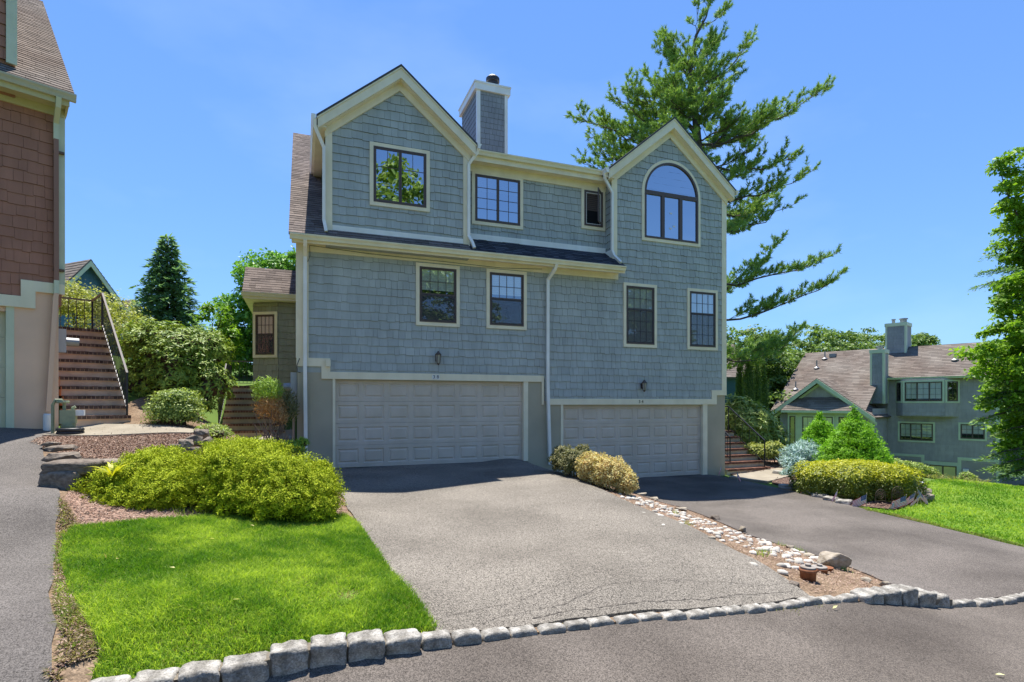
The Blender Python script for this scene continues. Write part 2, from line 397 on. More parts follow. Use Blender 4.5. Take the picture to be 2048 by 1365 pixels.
M['drive_new'] = asphalt('drive_asphalt', (0.092, 0.079, 0.068, 1), (0.145, 0.126, 0.11, 1), 0.45)
M['drive_left'] = asphalt('grey_drive_asphalt', (0.10, 0.089, 0.08, 1), (0.145, 0.13, 0.117, 1), 0.45)
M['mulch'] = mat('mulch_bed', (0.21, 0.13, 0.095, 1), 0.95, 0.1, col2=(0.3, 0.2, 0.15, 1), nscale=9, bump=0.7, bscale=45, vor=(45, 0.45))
M['concrete'] = mat('walk_concrete', (0.26, 0.225, 0.17, 1), 0.9, 0.15, col2=(0.32, 0.28, 0.215, 1), nscale=2.5, bump=0.2, bscale=80, vor=(120, 0.12))
M['granite'] = mat('granite_block', (0.19, 0.175, 0.15, 1), 0.9, 0.2, col2=(0.43, 0.405, 0.36, 1), nscale=9, ndet=6, bump=0.55, bscale=28, vor=(110, 0.3), tint=0.14)
M['mortar'] = mat('old_mortar', (0.13, 0.11, 0.085, 1), 0.95, 0.1, col2=(0.22, 0.19, 0.15, 1), nscale=9, bump=0.5, bscale=60)
M['rock'] = mat('field_stone', (0.13, 0.105, 0.085, 1), 0.9, 0.2, col2=(0.27, 0.225, 0.18, 1), nscale=4, ndet=7, bump=0.6, bscale=14, tint=0.25)
M['rock_l'] = mat('tan_field_stone', (0.27, 0.225, 0.165, 1), 0.9, 0.2, col2=(0.4, 0.35, 0.28, 1), nscale=4, ndet=7, bump=0.6, bscale=14, tint=0.25)
M['pebble'] = mat('white_pebble', (0.36, 0.325, 0.27, 1), 0.85, 0.15, col2=(0.62, 0.59, 0.53, 1), nscale=14, tint=0.22, bump=0.2, bscale=60)
M['crack'] = mat('crack_filler', (0.075, 0.066, 0.059, 1), 0.95, 0.1)
M['grass'] = mat('grass_blade', (0.12, 0.29, 0.016, 1), 0.55, 0.25, col3=(0.42, 0.52, 0.07, 1), trans=0.4, tint=0.22, col2=(0.16, 0.35, 0.026, 1), nscale=1.5)
M['straw'] = mat('dry_grass_blade', (0.36, 0.31, 0.13, 1), 0.7, 0.2, col3=(0.2, 0.26, 0.05, 1), trans=0.3)
M['chip'] = mat('mulch_chip', (0.2, 0.115, 0.085, 1), 0.9, 0.15, col3=(0.5, 0.37, 0.28, 1))

V, F = ground_mesh(); struct(npmesh('ground', V, F, M['meadow'], smooth=True))
hw = lambda s, t: HF.w(s, t)
KW = lambda w: hw(.06 + w, -9.93)
street_poly = [hw(-60, -9.98), hw(-3.2, -9.98), hw(20, -9.98), hw(70, -9.98), hw(70, -17.5), hw(-60, -17.5)]
sheet('street', street_poly, 0.0, M['road'])
# soil and mulch of the front beds, under everything else there
sheet('front_soil', [hw(-3.0, -9.95), hw(6.2, -9.95), (6.0, 8.2), (8.0, 14.3), (4.5, 15.8), hw(0, -.02), hw(-0.87, -.02), hw(-3.2, 2.8), (-8.2, 10.7), (-8.0, 9.3), (-5.6, 6.6), (-3.6, 4.2)], 0.002, M['soil'])
ldr = [(-2.66, 3.2), (-3.0, 3.62), (-3.53, 4.22), (-4.4, 5.3), (-5.49, 6.68), (-6.5, 7.75), (-7.6, 8.9), (-8.32, 10.0), BF.w(-.1, -.02), BF.w(-6, -.02), BF.w(-6.2, -2), (-9.5, 1.3), hw(-8, -9.96), hw(-3.1, -9.96)]
sheet('left_driveway', ldr, 0.022, M['drive_left'], wob=0.02, seed=4)
d38 = [hw(-.1, .15), hw(5.02, .15), hw(5.0, -1.6), hw(4.62, -5.0), hw(4.35, -7.5), hw(3.95, -9.88), hw(.2, -9.88), hw(.05, -8.6), hw(-.08, -5)]
sheet('driveway', d38, 0.024, M['drive_old'], wob=0.025, seed=5)
d34 = [hw(6.02, .15), hw(11.05, .15), hw(11.2, -.3), hw(11.15, -1.6), hw(10.9, -3.4), hw(10.55, -6), hw(10.25, -8.2), hw(10.5, -9.85), hw(5.85, -9.85), hw(5.9, -9.2), hw(6.15, -8.3), hw(6.3, -6.7), hw(6.75, -4.2), hw(6.5, -3), hw(6.05, -1.5)]
sheet('lower_driveway', d34, 0.02, M['drive_new'], wob=0.02, seed=6)
lawn_edge = [on_ground(px, py) for px, py in [(128, 1078), (150, 1058), (260, 1048), (420, 1038), (560, 1030), (690, 1036), (716, 1052)]]
lawn_poly = lawn_edge + [hw(.0, -7), hw(.08, -8.5), hw(.22, -9.78), hw(-.6, -9.84), hw(-1.5, -9.85), hw(-1.95, -9.82), on_ground(205, 1310), on_ground(175, 1250), on_ground(135, 1180), on_ground(122, 1120)]
sheet('lawn_ground', lawn_poly, 0.012, M['turf'])
bed_up = [on_ground(118, 868), on_ground(262, 856), on_ground(330, 840), on_ground(420, 866), (-4.55, 9.9), (-5.3, 8.95), (-6.9, 8.55), (-7.75, 8.85), (-8.05, 9.5)]
sheet('mulch_bed', bed_up, 0.014, M['mulch'])
low_bed = [(-5.55, 6.9), (-5.2, 6.35), lawn_edge[1], lawn_edge[3], lawn_edge[5], hw(-.1, -6.2), hw(-.12, -.5), hw(-.9, -.3), hw(-1.4, 1.6), hw(-3, 1.4), (-4.7, 9.6), (-5.4, 8.6), (-6.3, 7.7)]
sheet('lower_mulch_bed', low_bed, 0.008, M['mulch'])
rb = [hw(11.95, -.1), hw(13.9, -.3), hw(19, 1.5), hw(19, 4.5), hw(13.8, 4.5), hw(11.95, 5)]
sheet('side_mulch_bed', rb, 0.02, M['mulch'])
hb = [hw(11.6, -2.0), on_ground(1700, 1012), on_ground(1790, 1020), on_ground(1840, 1000), on_ground(1842, 968), hw(19, 1.5), hw(13.9, -.3)]
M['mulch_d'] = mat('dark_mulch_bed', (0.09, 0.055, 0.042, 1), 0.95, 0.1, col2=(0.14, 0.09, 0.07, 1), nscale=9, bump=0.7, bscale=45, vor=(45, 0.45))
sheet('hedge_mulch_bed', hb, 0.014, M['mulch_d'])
rl = [on_ground(1712, 1014), on_ground(1790, 1024), on_ground(1850, 1000), on_ground(1846, 966), (15, 17.5), (20, 17.5), (24, 12), (16, 5.5), hw(10.5, -9.7), hw(10.32, -8.2), hw(10.62, -6)]
sheet('right_lawn_ground', rl, 0.012, M['turf'])

# concrete walks
wl_ = MB()
def slab(name, poly, th, off=0.03):
    mb = MB(); z = max(g(*p) for p in poly) + off; mb.vprism(poly[::-1] if False else poly, z - th, z)
    return struct(mb.build(name, M['concrete']))
sheet('walkway', [(-8.05, 9.45), (-7.2, 9.62), (-5.9, 10.1), (-5.75, 10.6), (-6.9, 10.75), (-8.4, 10.6), (-8.35, 10.2)], 0.05, M['concrete'], skirt=0.14)
sheet('garden_walk', [hw(-3.3, 2.7), hw(-1.0, 2.7), hw(-1.0, 3.6), hw(-3.3, 3.6)], 0.05, M['concrete'], skirt=0.14)
sheet('entry_walk', [hw(11.35, -.6), hw(11.5, -1.9), hw(12.6, -1.55), hw(14.2, -.9), hw(13.9, -.12), hw(12.2, -.12)], 0.035, M['concrete'], skirt=0.1)

# cracks in the worn drive: narrow sealed lines lying in the asphalt
ck = MB(); rr = random.Random(3)
def crack(pts, w=0.010):
    P = []; off_ = 0.0
    for (a, b) in zip(pts[:-1], pts[1:]):
        a, b = Vector(hw(*a)), Vector(hw(*b)); n = max(2, int((b - a).length / 0.035)); dd = (b - a).normalized(); nn = Vector((-dd.y, dd.x))
        for k in range(n): P.append(a.lerp(b, k / n) + nn * (off_ := off_ * .82 + rr.gauss(0, 0.007)))
    for i in range(len(P) - 1):
        d = (P[i + 1] - P[i]).normalized(); nn = Vector((-d.y, d.x)); w0 = w * rr.uniform(0.15, .7); w1 = w * rr.uniform(0.15, .7)
        q = [P[i] - nn * w0 / 2, P[i + 1] - nn * w1 / 2, P[i + 1] + nn * w1 / 2, P[i] + nn * w0 / 2]
        ck.quad(*[(p.x, p.y, g(p.x, p.y) + 0.0285) for p in q])
crack([(.35, -9.62), (.9, -9.52), (1.5, -9.25), (2.2, -9.05), (3.0, -8.98), (3.9, -9.4)], .007)
crack([(.6, -9.76), (1.4, -9.62), (2.0, -9.4), (2.8, -9.36), (3.6, -9.58), (4.0, -9.6)], .008)
crack([(3.0, -9.8), (3.4, -9.4), (3.6, -9.1)], .006); crack([(2.7, -9.0), (2.95, -8.7), (3.05, -8.45)], .005); crack([(1.0, -9.8), (2.0, -9.75), (3.2, -9.72), (3.9, -9.77)], .012)
for k in range(16):
    a_, b_ = rr.uniform(.05, 1.2), rr.uniform(-9.3, -7.2); crack([(a_, b_), (a_ + rr.uniform(.1, .35), b_ + rr.uniform(-.2, .2)), (a_ + rr.uniform(.3, .7), b_ + rr.uniform(-.25, .25))], .004)
struct(ck.build('driveway_cracks', M['crack']))

# ------------------------------------------------------------------ granite kerb
def stone_mesh(name, size, seed, amp=0.02, rnd=7, cuts=5, m=None):
    bm = bmesh.new(); bmesh.ops.create_cube(bm, size=2); bmesh.ops.subdivide_edges(bm, edges=bm.edges[:], cuts=cuts, use_grid_fill=True)
    o = Vector((seed * 3.7, seed * 1.3, 0))
    for v in bm.verts:
        p = v.co; k = (abs(p.x) ** rnd + abs(p.y) ** rnd + abs(p.z) ** rnd) ** (-1 / rnd); p = p * k
        q = Vector((p.x * size[0] / 2, p.y * size[1] / 2, p.z * size[2] / 2))
        d = noise.noise_vector(q * 7 + o) * amp + noise.noise_vector(q * 20 + o) * amp * 0.45
        v.co = q + d
    me = bpy.data.meshes.new(name); bm.to_mesh(me); bm.free(); me.materials.append(m)
    a = me.attributes.new('tint', 'FLOAT', 'POINT'); a.data.foreach_set('value', [(seed * 0.37) % 1.0] * len(me.vertices))
    me.polygons.foreach_set('use_smooth', [True] * len(me.polygons)); me.update(); return me
kerb_me = [stone_mesh('kerb_block', (0.25, 0.18, 0.34), i + 1, 0.021, 14, 9, M['granite']) for i in range(9)]
kerb_flat = [stone_mesh('kerb_block', (0.25, 0.18, 0.34), i + 21, 0.012, 9, 7, M['granite']) for i in range(7)]
def kerb_run(w0, w1, pitch, up, label, group, name='granite_kerb_block', jit=0.015, dp=1.0):
    w = w0; k = 0
    while w + pitch * .5 < w1:
        f = (w - w0) / max(w1 - w0, 1e-3); u = up(w) + R0.uniform(-jit, jit) * 0.5
        pp = pitch * R0.uniform(0.9, 1.12)
        x, y = hw(.06 + w + pp / 2, -9.93 + R0.uniform(-.012, .012)); sx, sy = hw(.06 + w + pp / 2, -10.06)
        o = link(name, (kerb_flat[R0.randrange(7)] if dp < 1 else kerb_me[R0.randrange(9)]), None, (x, y, g(sx, sy) + u - 0.15), HF.a + R0.uniform(-.04, .04) + (math.pi if R0.random() < .5 else 0))
        o.scale = ((pp - 0.010) / 0.25, R0.uniform(0.9, 1.08) * dp, 1.0)
        tag(o, label, 'kerb stone', group); w += pp; k += 1
kerb_run(-2.02, -.02, .262, lambda w: 0.15 if w < -.7 else 0.15 - (w + .7) * 0.11, 'tall rough granite kerb block standing along the front lawn edge', 'tall granite blocks along the lawn')
kerb_run(0.0, 4.45, .232, lambda w: max(0.034, 0.085 - w * .1), 'low pale granite block set nearly flush across the worn driveway mouth', 'flush granite blocks across the worn driveway', dp=.68)
kerb_run(4.45, 5.75, .25, lambda w: max(0.07, 0.165 - abs(w - 5.05) * 0.14), 'raised granite kerb block at the tip of the stony strip between the driveways', 'raised granite blocks ending the pebble strip')
kerb_run(5.75, 11.0, .232, lambda w: 0.035, 'low pale granite block set nearly flush across the right driveway mouth', 'flush granite blocks across the right driveway', dp=.68)
mo = MB()
for i in range(57):
    w0, w1 = -2.0 + i * .23, -2.0 + (i + 1) * .23
    u = (0.14 if w1 < -.6 else 0.14 - (w1 + .6) * .13) if w1 < 0 else (0.0 if not 4.6 < w0 < 5.6 else 0.09)
    za = [g(*hw(.06 + w, -10.06)) for w in (w0, w1)]
    a, b, c, d = hw(.06 + w0, -9.995), hw(.06 + w1, -9.995), hw(.06 + w1, -9.87), hw(.06 + w0, -9.87)
    vs = [(*a, za[0] - .2), (*b, za[1] - .2), (*c, za[1] - .2), (*d, za[0] - .2), (*a, za[0] + u), (*b, za[1] + u), (*c, za[1] + u), (*d, za[0] + u)]
    mo.add(vs, [(4, 5, 6, 7), (0, 1, 5, 4), (1, 2, 6, 5), (2, 3, 7, 6), (3, 0, 4, 7)])
struct(mo.build('kerb_mortar_bed', M['mortar']))
# ------------------------------------------------------------------ building materials
def siding(name, c, tint=0.05):
    return mat(name, c, 0.75, 0.25, tint=tint, streak=0.13, col2=(c[0] * 0.86, c[1] * 0.86, c[2] * 0.87, 1), nscale=1.6, ndet=6, bump=0.12, bscale=90)
M['sid_grey'] = siding('grey_green_shingle', (0.445, 0.48, 0.46, 1))
M['sid_chim'] = siding('slate_blue_shingle', (0.32, 0.33, 0.34, 1))
M['sid_brown'] = siding('brown_shingle', (0.42, 0.2, 0.13, 1))
M['sid_far'] = siding('blue_grey_shingle', (0.40, 0.38, 0.38, 1))
M['sid_blue'] = siding('blue_shingle', (0.10, 0.22, 0.33, 1))
M['sid_teal'] = siding('teal_shingle', (0.05, 0.12, 0.15, 1))
M['sid_bay'] = siding('olive_grey_shingle', (0.36, 0.365, 0.28, 1))
def edged(name, c): return [M[name], M.setdefault('e_' + name, mat('shadow_edge_' + M[name].name, c, 0.95, 0.05))]  # dark shingle and tab edges paint in the shadow line under each course
def paint(name, c, r=0.55): return mat(name, c, r, 0.3, streak=.05, col2=(c[0] * .9, c[1] * .89, c[2] * .86, 1), nscale=2.2, ndet=6, bump=0.04, bscale=70)
M['trim'] = paint('cream_trim', (0.9, 0.81, 0.6, 1))
M['trim_w'] = paint('white_gutter', (0.93, 0.91, 0.86, 1), 0.4)
M['trim_cw'] = paint('cream_gutter', (0.86, 0.8, 0.58, 1), 0.4)
M['mint'] = paint('mint_trim', (0.66, 0.7, 0.5, 1))
M['mintf'] = paint('pale_mint_trim', (0.6, 0.68, 0.5, 1))
M['door'] = paint('garage_door_paint', (0.66, 0.56, 0.46, 1), 0.5)
M['door_m'] = paint('pale_garage_door', (0.75, 0.68, 0.48, 1), 0.5)
def stucco(name, c): return mat(name, c, 0.92, 0.15, col2=(c[0] * .88, c[1] * .88, c[2] * .88, 1), nscale=1.2, ndet=6, bump=0.25, bscale=120)
M['stu_grey'] = stucco('grey_stucco', (0.47, 0.42, 0.31, 1))
M['stu_brown'] = stucco('tan_stucco', (0.85, 0.58, 0.40, 1))
M['stu_far'] = stucco('blue_grey_stucco', (0.36, 0.33, 0.31, 1))
M['roof_g'] = mat('weathered_asphalt_shingle', (0.215, 0.175, 0.15, 1), 0.95, 0.1, tint=0.28, col2=(0.165, 0.135, 0.118, 1), nscale=1.3, ndet=5, bump=0.3, bscale=150, vor=(90, 0.15))
M['roof_d'] = mat('dark_asphalt_shingle', (0.075, 0.078, 0.09, 1), 0.95, 0.1, tint=0.35, bump=0.3, bscale=150, vor=(90, 0.15))
M['roof_f'] = mat('brown_asphalt_shingle', (0.235, 0.203, 0.172, 1), 0.95, 0.1, tint=0.18, col2=(0.17, 0.135, 0.112, 1), nscale=0.7, ndet=6, bump=0.2, bscale=60)
M['bronze'] = mat('dark_bronze_frame', (0.095, 0.07, 0.06, 1), 0.45, 0.4)
M['black'] = mat('black_iron', (0.025, 0.025, 0.027, 1), 0.5, 0.4, bump=0.1, bscale=60)
M['metal'] = mat('galvanised_metal', (0.3, 0.3, 0.3, 1), 0.55, 0.5, metal=0.5)
M['greybox'] = mat('grey_meter_box', (0.4, 0.41, 0.42, 1), 0.5, 0.4)
M['white'] = mat('white_plastic', (0.75, 0.75, 0.74, 1), 0.5, 0.4)
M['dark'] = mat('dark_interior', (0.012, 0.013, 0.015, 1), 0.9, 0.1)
M['curt'] = mat('pale_curtain', (0.85, 0.85, 0.82, 1), 0.9, 0.1, trans=0.2)
M['blind'] = mat('window_blind', (0.8, 0.82, 0.72, 1), 0.8, 0.1)
M['lampg'] = mat('lantern_glass', (0.35, 0.34, 0.3, 1), 0.15, 0.6)
M['digit'] = mat('black_digit', (0.02, 0.02, 0.02, 1), 0.5, 0.3)
def glass(name, refl=0.45, tr=(0.55, 0.6, 0.62, 1)):
    m = bpy.data.materials.new(name); m.use_nodes = True; n, l = m.node_tree.nodes, m.node_tree.links; n.clear()
    o = n.new('ShaderNodeOutputMaterial'); x = n.new('ShaderNodeMixShader'); x.inputs[0].default_value = refl
    a = n.new('ShaderNodeBsdfTransparent'); a.inputs[0].default_value = tr
    b = n.new('ShaderNodeBsdfGlossy'); b.inputs['Roughness'].default_value = 0.0; b.inputs[0].default_value = (0.9, 0.95, 1.0, 1)
    w = n.new('ShaderNodeTexNoise'); w.inputs['Scale'].default_value = 1.3; w.inputs['Detail'].default_value = 0
    c = n.new('ShaderNodeTexCoord'); l.new(c.outputs['Object'], w.inputs['Vector'])
    bp = n.new('ShaderNodeBump'); bp.inputs['Strength'].default_value = 0.06; bp.inputs['Distance'].default_value = 0.05; l.new(w.outputs[0], bp.inputs['Height']); l.new(bp.outputs[0], b.inputs['Normal'])
    l.new(a.outputs[0], x.inputs[1]); l.new(b.outputs[0], x.inputs[2]); l.new(x.outputs[0], o.inputs[0]); return m
M['glass'] = glass('window_glass', 0.3, (0.85, 0.9, 0.9, 1))
M['glass_hi'] = glass('upper_window_glass', 0.55, (0.3, 0.33, 0.36, 1))
M['glass_lo'] = glass('lower_window_glass', 0.2, (0.85, 0.88, 0.88, 1))
M['screen'] = None
def screen_mat():
    m = bpy.data.materials.new('insect_screen'); m.use_nodes = True; n, l = m.node_tree.nodes, m.node_tree.links; n.clear()
    o = n.new('ShaderNodeOutputMaterial'); x = n.new('ShaderNodeMixShader'); x.inputs[0].default_value = 0.28
    a = n.new('ShaderNodeBsdfTransparent'); b = n.new('ShaderNodeBsdfDiffuse'); b.inputs[0].default_value = (0.12, 0.12, 0.13, 1)
    l.new(a.outputs[0], x.inputs[1]); l.new(b.outputs[0], x.inputs[2]); l.new(x.outputs[0], o.inputs[0]); return m
M['screen'] = screen_mat()
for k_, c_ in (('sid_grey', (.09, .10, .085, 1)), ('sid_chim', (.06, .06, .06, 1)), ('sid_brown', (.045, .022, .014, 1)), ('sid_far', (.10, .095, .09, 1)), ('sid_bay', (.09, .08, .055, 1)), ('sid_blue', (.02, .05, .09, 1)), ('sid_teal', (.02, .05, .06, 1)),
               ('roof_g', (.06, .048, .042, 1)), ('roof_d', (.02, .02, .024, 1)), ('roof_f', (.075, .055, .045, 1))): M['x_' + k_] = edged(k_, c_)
IDP = lambda x, y, z: (x, y, z)

def window(par, x0, x1, z0, z1, t, sashes, cas=0.09, trim='trim', glass='glass', curtain=None, xf=None, drop=0.5, screen=None, frm='bronze'):
    """casing (the part) > frame, pane, muntin, curtain. x0..z1 outer casing. sashes: list of (fx0,fx1,fz0,fz1,cols,rows) in 0..1 of the opening. xf maps local points."""
    def fin(mb, nm, m, p):
        if xf: mb.v = [xf(*q) for q in mb.v]
        return mb.build(nm, m, p)
    w = MB(); c = cas
    w.box(x0, x0 + c, t - .045, t, z0, z1); w.box(x1 - c, x1, t - .045, t, z0, z1)
    w.box(x0 + c, x1 - c, t - .045, t, z1 - c, z1); w.box(x0 + c, x1 - c, t - .045, t, z0, z0 + c)
    win = fin(w, 'window', M[trim], par)
    a0, a1, b0, b1 = x0 + c, x1 - c, z0 + c, z1 - c
    W_, H_ = a1 - a0, b1 - b0
    fr = MB(); pn = MB(); mu = MB()
    f = 0.034
    fr.box(a0, a0 + .03, t - .05, t - .002, b0, b1); fr.box(a1 - .03, a1, t - .05, t - .002, b0, b1)
    fr.box(a0 + .03, a1 - .03, t - .05, t - .002, b1 - .03, b1); fr.box(a0 + .03, a1 - .03, t - .053, t - .002, b0, b0 + .035)
    for i, (p0, p1, q0, q1, nc, nr) in enumerate(sashes):
        u0, u1, v0, v1 = a0 + .03 + (W_ - .06) * p0, a0 + .03 + (W_ - .06) * p1, b0 + .035 + (H_ - .065) * q0, b0 + .035 + (H_ - .065) * q1
        ty = t - .03 if q0 < 0.01 else t - .022
        u0 += .002; u1 -= .002; v0 += .002; v1 -= .002
        fr.box(u0, u0 + f, ty - .014, ty + .012, v0, v1); fr.box(u1 - f, u1, ty - .014, ty + .012, v0, v1)
        fr.box(u0 + f, u1 - f, ty - .014, ty + .012, v1 - f * .9, v1); fr.box(u0 + f, u1 - f, ty - .014, ty + .012, v0, v0 + f)
        pn.quad((u0 + f, ty, v0 + f), (u1 - f, ty, v0 + f), (u1 - f, ty, v1 - f), (u0 + f, ty, v1 - f))
        if nr < 0:
            z = v0 + f + (v1 - v0 - 2 * f) * (1 + nr); mu.box(u0 + f, u1 - f, ty - .0105, ty - .0015, z - .006, z + .006); x = (u0 + u1) / 2; mu.box(x - .006, x + .006, ty - .009, ty - .001, z + .009, v1 - f); continue
        for k in range(1, nc): x = u0 + f + (u1 - u0 - 2 * f) * k / nc; mu.box(x - .006, x + .006, ty - .009, ty - .001, v0 + f, v1 - f)
        for k in range(1, nr): z = v0 + f + (v1 - v0 - 2 * f) * k / nr; mu.box(u0 + f, u1 - f, ty - .0105, ty - .0015, z - .006, z + .006)
    fin(fr, 'frame', M[frm], win); fin(pn, 'pane', M[glass], win)
    if mu.v: fin(mu, 'muntin', M[frm], win)
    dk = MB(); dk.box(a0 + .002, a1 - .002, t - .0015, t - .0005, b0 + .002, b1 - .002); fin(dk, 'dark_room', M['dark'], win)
    if screen:
        s = MB(); zz = b0 + H_ * screen; s.box(a0 + .035, a1 - .035, t - .0485, t - .0475, b0 + .04, zz); fin(s, 'insect_screen', M['screen'], win)
    if curtain:
        cu = MB()
        if curtain == 'folds':
            n = int(W_ / .025); pts = [(a0 + .03 + (W_ - .06) * i / n, t - .0075 + .004 * math.sin(i * 1.5) + .002 * math.sin(i * .63)) for i in range(n + 1)]
            for (xa, ya), (xb, yb) in zip(pts[:-1], pts[1:]): cu.quad((xa, ya, b0 + .03), (xb, yb, b0 + .03), (xb, yb, b1 - .03), (xa, ya, b1 - .03), tint=.5)
            fin(cu, 'curtain', M['curt'], win)
        else:
            z = b1 - .03 - H_ * drop
            zz = b1 - .03
            while zz > z: cu.quad((a0 + .03, t - .005, zz), (a1 - .03, t - .005, zz), (a1 - .03, t - .010, zz - .05), (a0 + .03, t - .010, zz - .05)); zz -= .05
            fin(cu, 'window_blind', M['blind'], win)
    return win

CAS2 = lambda c, r: [(0, .5, 0, 1, c, r), (.5, 1, 0, 1, c, r)]
DH = lambda uc, ur, lc, lr: [(0, 1, .5, 1, uc, ur), (0, 1, 0, .5, lc, lr)]

def garage_door(par, x0, x1, z0, z1, t, cols, m):
    mb = MB(); n = 4; sh = (z1 - z0) / n; cw = (x1 - x0) / cols
    for r in range(n):
        a, b = z0 + r * sh, z0 + (r + 1) * sh - .008
        mb.quad((x0, t, b), (x1, t, b), (x1, t + .012, b + .008), (x0, t + .012, b + .008))
        for c in range(cols):
            p, q = x0 + c * cw, x0 + (c + 1) * cw
            R = lambda i, o, zi=0: [(p + i, t + o, a + i + zi), (q - i, t + o, a + i + zi), (q - i, t + o, b - i - zi), (p + i, t + o, b - i - zi)]
            L = [R(0, 0), R(.055, 0, .03), R(.075, .016, .03), R(.095, .016, .03), R(.125, -.002, .03)]
            for A, B in zip(L[:-1], L[1:]):
                for k in range(4): mb.quad(A[k], A[(k + 1) % 4], B[(k + 1) % 4], B[k])
            mb.quad(*L[-1])
    mb.box(x0, x1, t - .004, t + .03, z0 - .012, z0 - .0005)
    return mb.build('garage_door', m, par)

def lantern(par, x, z, t, s=1.0):
    b = MB(); y = t - .12
    b.box(x - .05, x + .05, t - .03, t, z - .06, z + .10)
    b.tube([(x, t - .02, z + .07), (x, t - .08, z + .12), (x, y, z + .15)], .012)
    b.lathe([(.015, .20), (.03, .18), (.075, .12), (.085, .11), (.085, .10)], (x, y, z), 8)
    b.lathe([(.045, -.11), (.03, -.13), (.012, -.16)], (x, y, z), 8)
    for k in range(6):
        a = math.pi / 3 * k; b.tube([(x + .07 * math.cos(a), y + .07 * math.sin(a), z + .10), (x + .045 * math.cos(a), y + .045 * math.sin(a), z - .11)], .006, 4)
    o = b.build('wall_lantern', M['bronze'], par)
    gl = MB(); gl.lathe([(.04, -.11), (.066, .10)], (x, y, z), 6); gl.build('lantern_glass', M['lampg'], o)
    return o

def gutter(par, path, m, name='gutter', h=.125, d=.12, out=(0, -1)):
    """K-profile gutter run from p to q (top outer edge height given), pushing outward 'out' in plan"""
    p, q = Vector(path[0]), Vector(path[1]); ov = Vector((out[0], out[1], 0)); mb = MB()
    prof = [(0, 0), (d, 0), (d, -.03), (d * .75, -.07), (d * .62, -h), (0, -h)]
    A = [tuple(p + ov * a + Vector((0, 0, b))) for a, b in prof]; B = [tuple(q + ov * a + Vector((0, 0, b))) for a, b in prof]
    n = len(prof)
    mb.add(A + B, [list(range(n)), list(range(2 * n - 1, n - 1, -1))] + [(i, i + n, (i + 1) % n + n, (i + 1) % n) for i in range(n)])
    return mb.build(name, m, par)
def spout(par, path, m, r=.042):
    mb = MB(); mb.tube(path, r, square=True); return mb.build('downspout', m, par)
def text(par, s, loc, size, m, name='house_number', rx=90, rz=0, ext=.004):
    c = bpy.data.curves.new(name, 'FONT'); c.body = s; c.size = size; c.extrude = ext; c.align_x = 'CENTER'; c.align_y = 'CENTER'; c.materials.append(m)
    t_ = bpy.data.objects.new(name, c); me = bpy.data.meshes.new_from_object(t_); bpy.data.objects.remove(t_); o = link(name, me, par); o.location = loc; o.rotation_euler = (math.radians(rx), 0, math.radians(rz)); return o

def roof_slope(par, x0, x1, t0, z0, t1, z1, m, th=.06, course=.14, name='roof', seed=1, w=(.16, .34), polys=None, under=None, thick=.012):
    """a roof plane rising from eave (t0,z0) to ridge (t1,z1) between x0 and x1, laid in tabs"""
    L = math.hypot(t1 - t0, z1 - z0); rng = random.Random(seed); mb = MB()
    V = Vector((0, t1 - t0, z1 - z0)).normalized(); U = Vector((1, 0, 0)) if t1 > t0 else Vector((-1, 0, 0))
    if t1 > t0: P = plane((x0, t0, z0), U, V); 
    else: P = plane((x1, t0, z0), U, V)
    shingles(mb, polys or [[(0, 0), (x1 - x0, 0), (x1 - x0, L), (0, L)]], P, rng, course, 0, w, .02, thick, .004, .002)
    N = U.cross(V)
    pl = polys or [[(0, 0), (x1 - x0, 0), (x1 - x0, L), (0, L)]]
    for q in pl:
        n = len(q); a = [P(x, z, -.002) for x, z in q]; b = [P(x, z, -th) for x, z in q]
        mb.add(a + b, [list(range(n)), list(range(2 * n - 1, n - 1, -1))] + [(i, i + n, (i + 1) % n + n, (i + 1) % n) for i in range(n)], .3)
    return mb.build(name, m, par)

# ------------------------------------------------------------------ the grey duplex
HO = empty('duplex_house', (HF.P[0], HF.P[1], 0), HF.a)
tag(HO, 'large grey-green shingled duplex with two garages, two front gables and a slate chimney', 'house')
rng = random.Random(11)
XL, XR = -.87, 11.77
core = MB()
core.box(XL + .01, XR - .01, .22, 10.5, -2.0, 2.3); core.box(XL + .01, XR - .01, .002, 10.5, 2.3, 5.28)     # body
core.box(-.2, 7.63, .34, 5, 5.28, 8.05); core.xprism([(.2, 5.28), (10.6, 5.28), (10.6, 6.6), (6.0, 10.5), (.2, 5.9)], XL + .01, -.1)
g1 = [(-.22, 5.28), (3.28, 5.28), (3.28, 8.08), (1.53, 9.55), (-.22, 8.08)]
core.prism(g1, -.198, 6.0)
g2 = [(7.63, 5.28), (11.765, 5.28), (11.765, 8.1), (9.7, 9.75), (7.63, 8.1)]
core.prism(g2, .002, 9.0)
core.build('wall_shell', M['sid_grey'], HO)
wall = MB(); CS = .205; WP = lambda t: (lambda x, z, o: (x, t - o, z))
lowp = [[(XL, 2.6), (-.2, 2.6), (-.2, 5.2), (XL, 5.2)], [(-.2, 2.25), (5.5, 2.25), (5.5, 5.2), (-.2, 5.2)], [(5.5, 1.62), (11.3, 1.62), (11.3, 5.2), (5.5, 5.2)], [(11.3, 1.9), (11.7, 1.9), (11.7, 5.2), (11.3, 5.2)],
        [(7.7, 5.2), (11.7, 5.2), (11.7, 8.05), (7.7, 8.05)], [(7.7, 8.05), (11.7, 8.05), (9.7, 9.66)]]
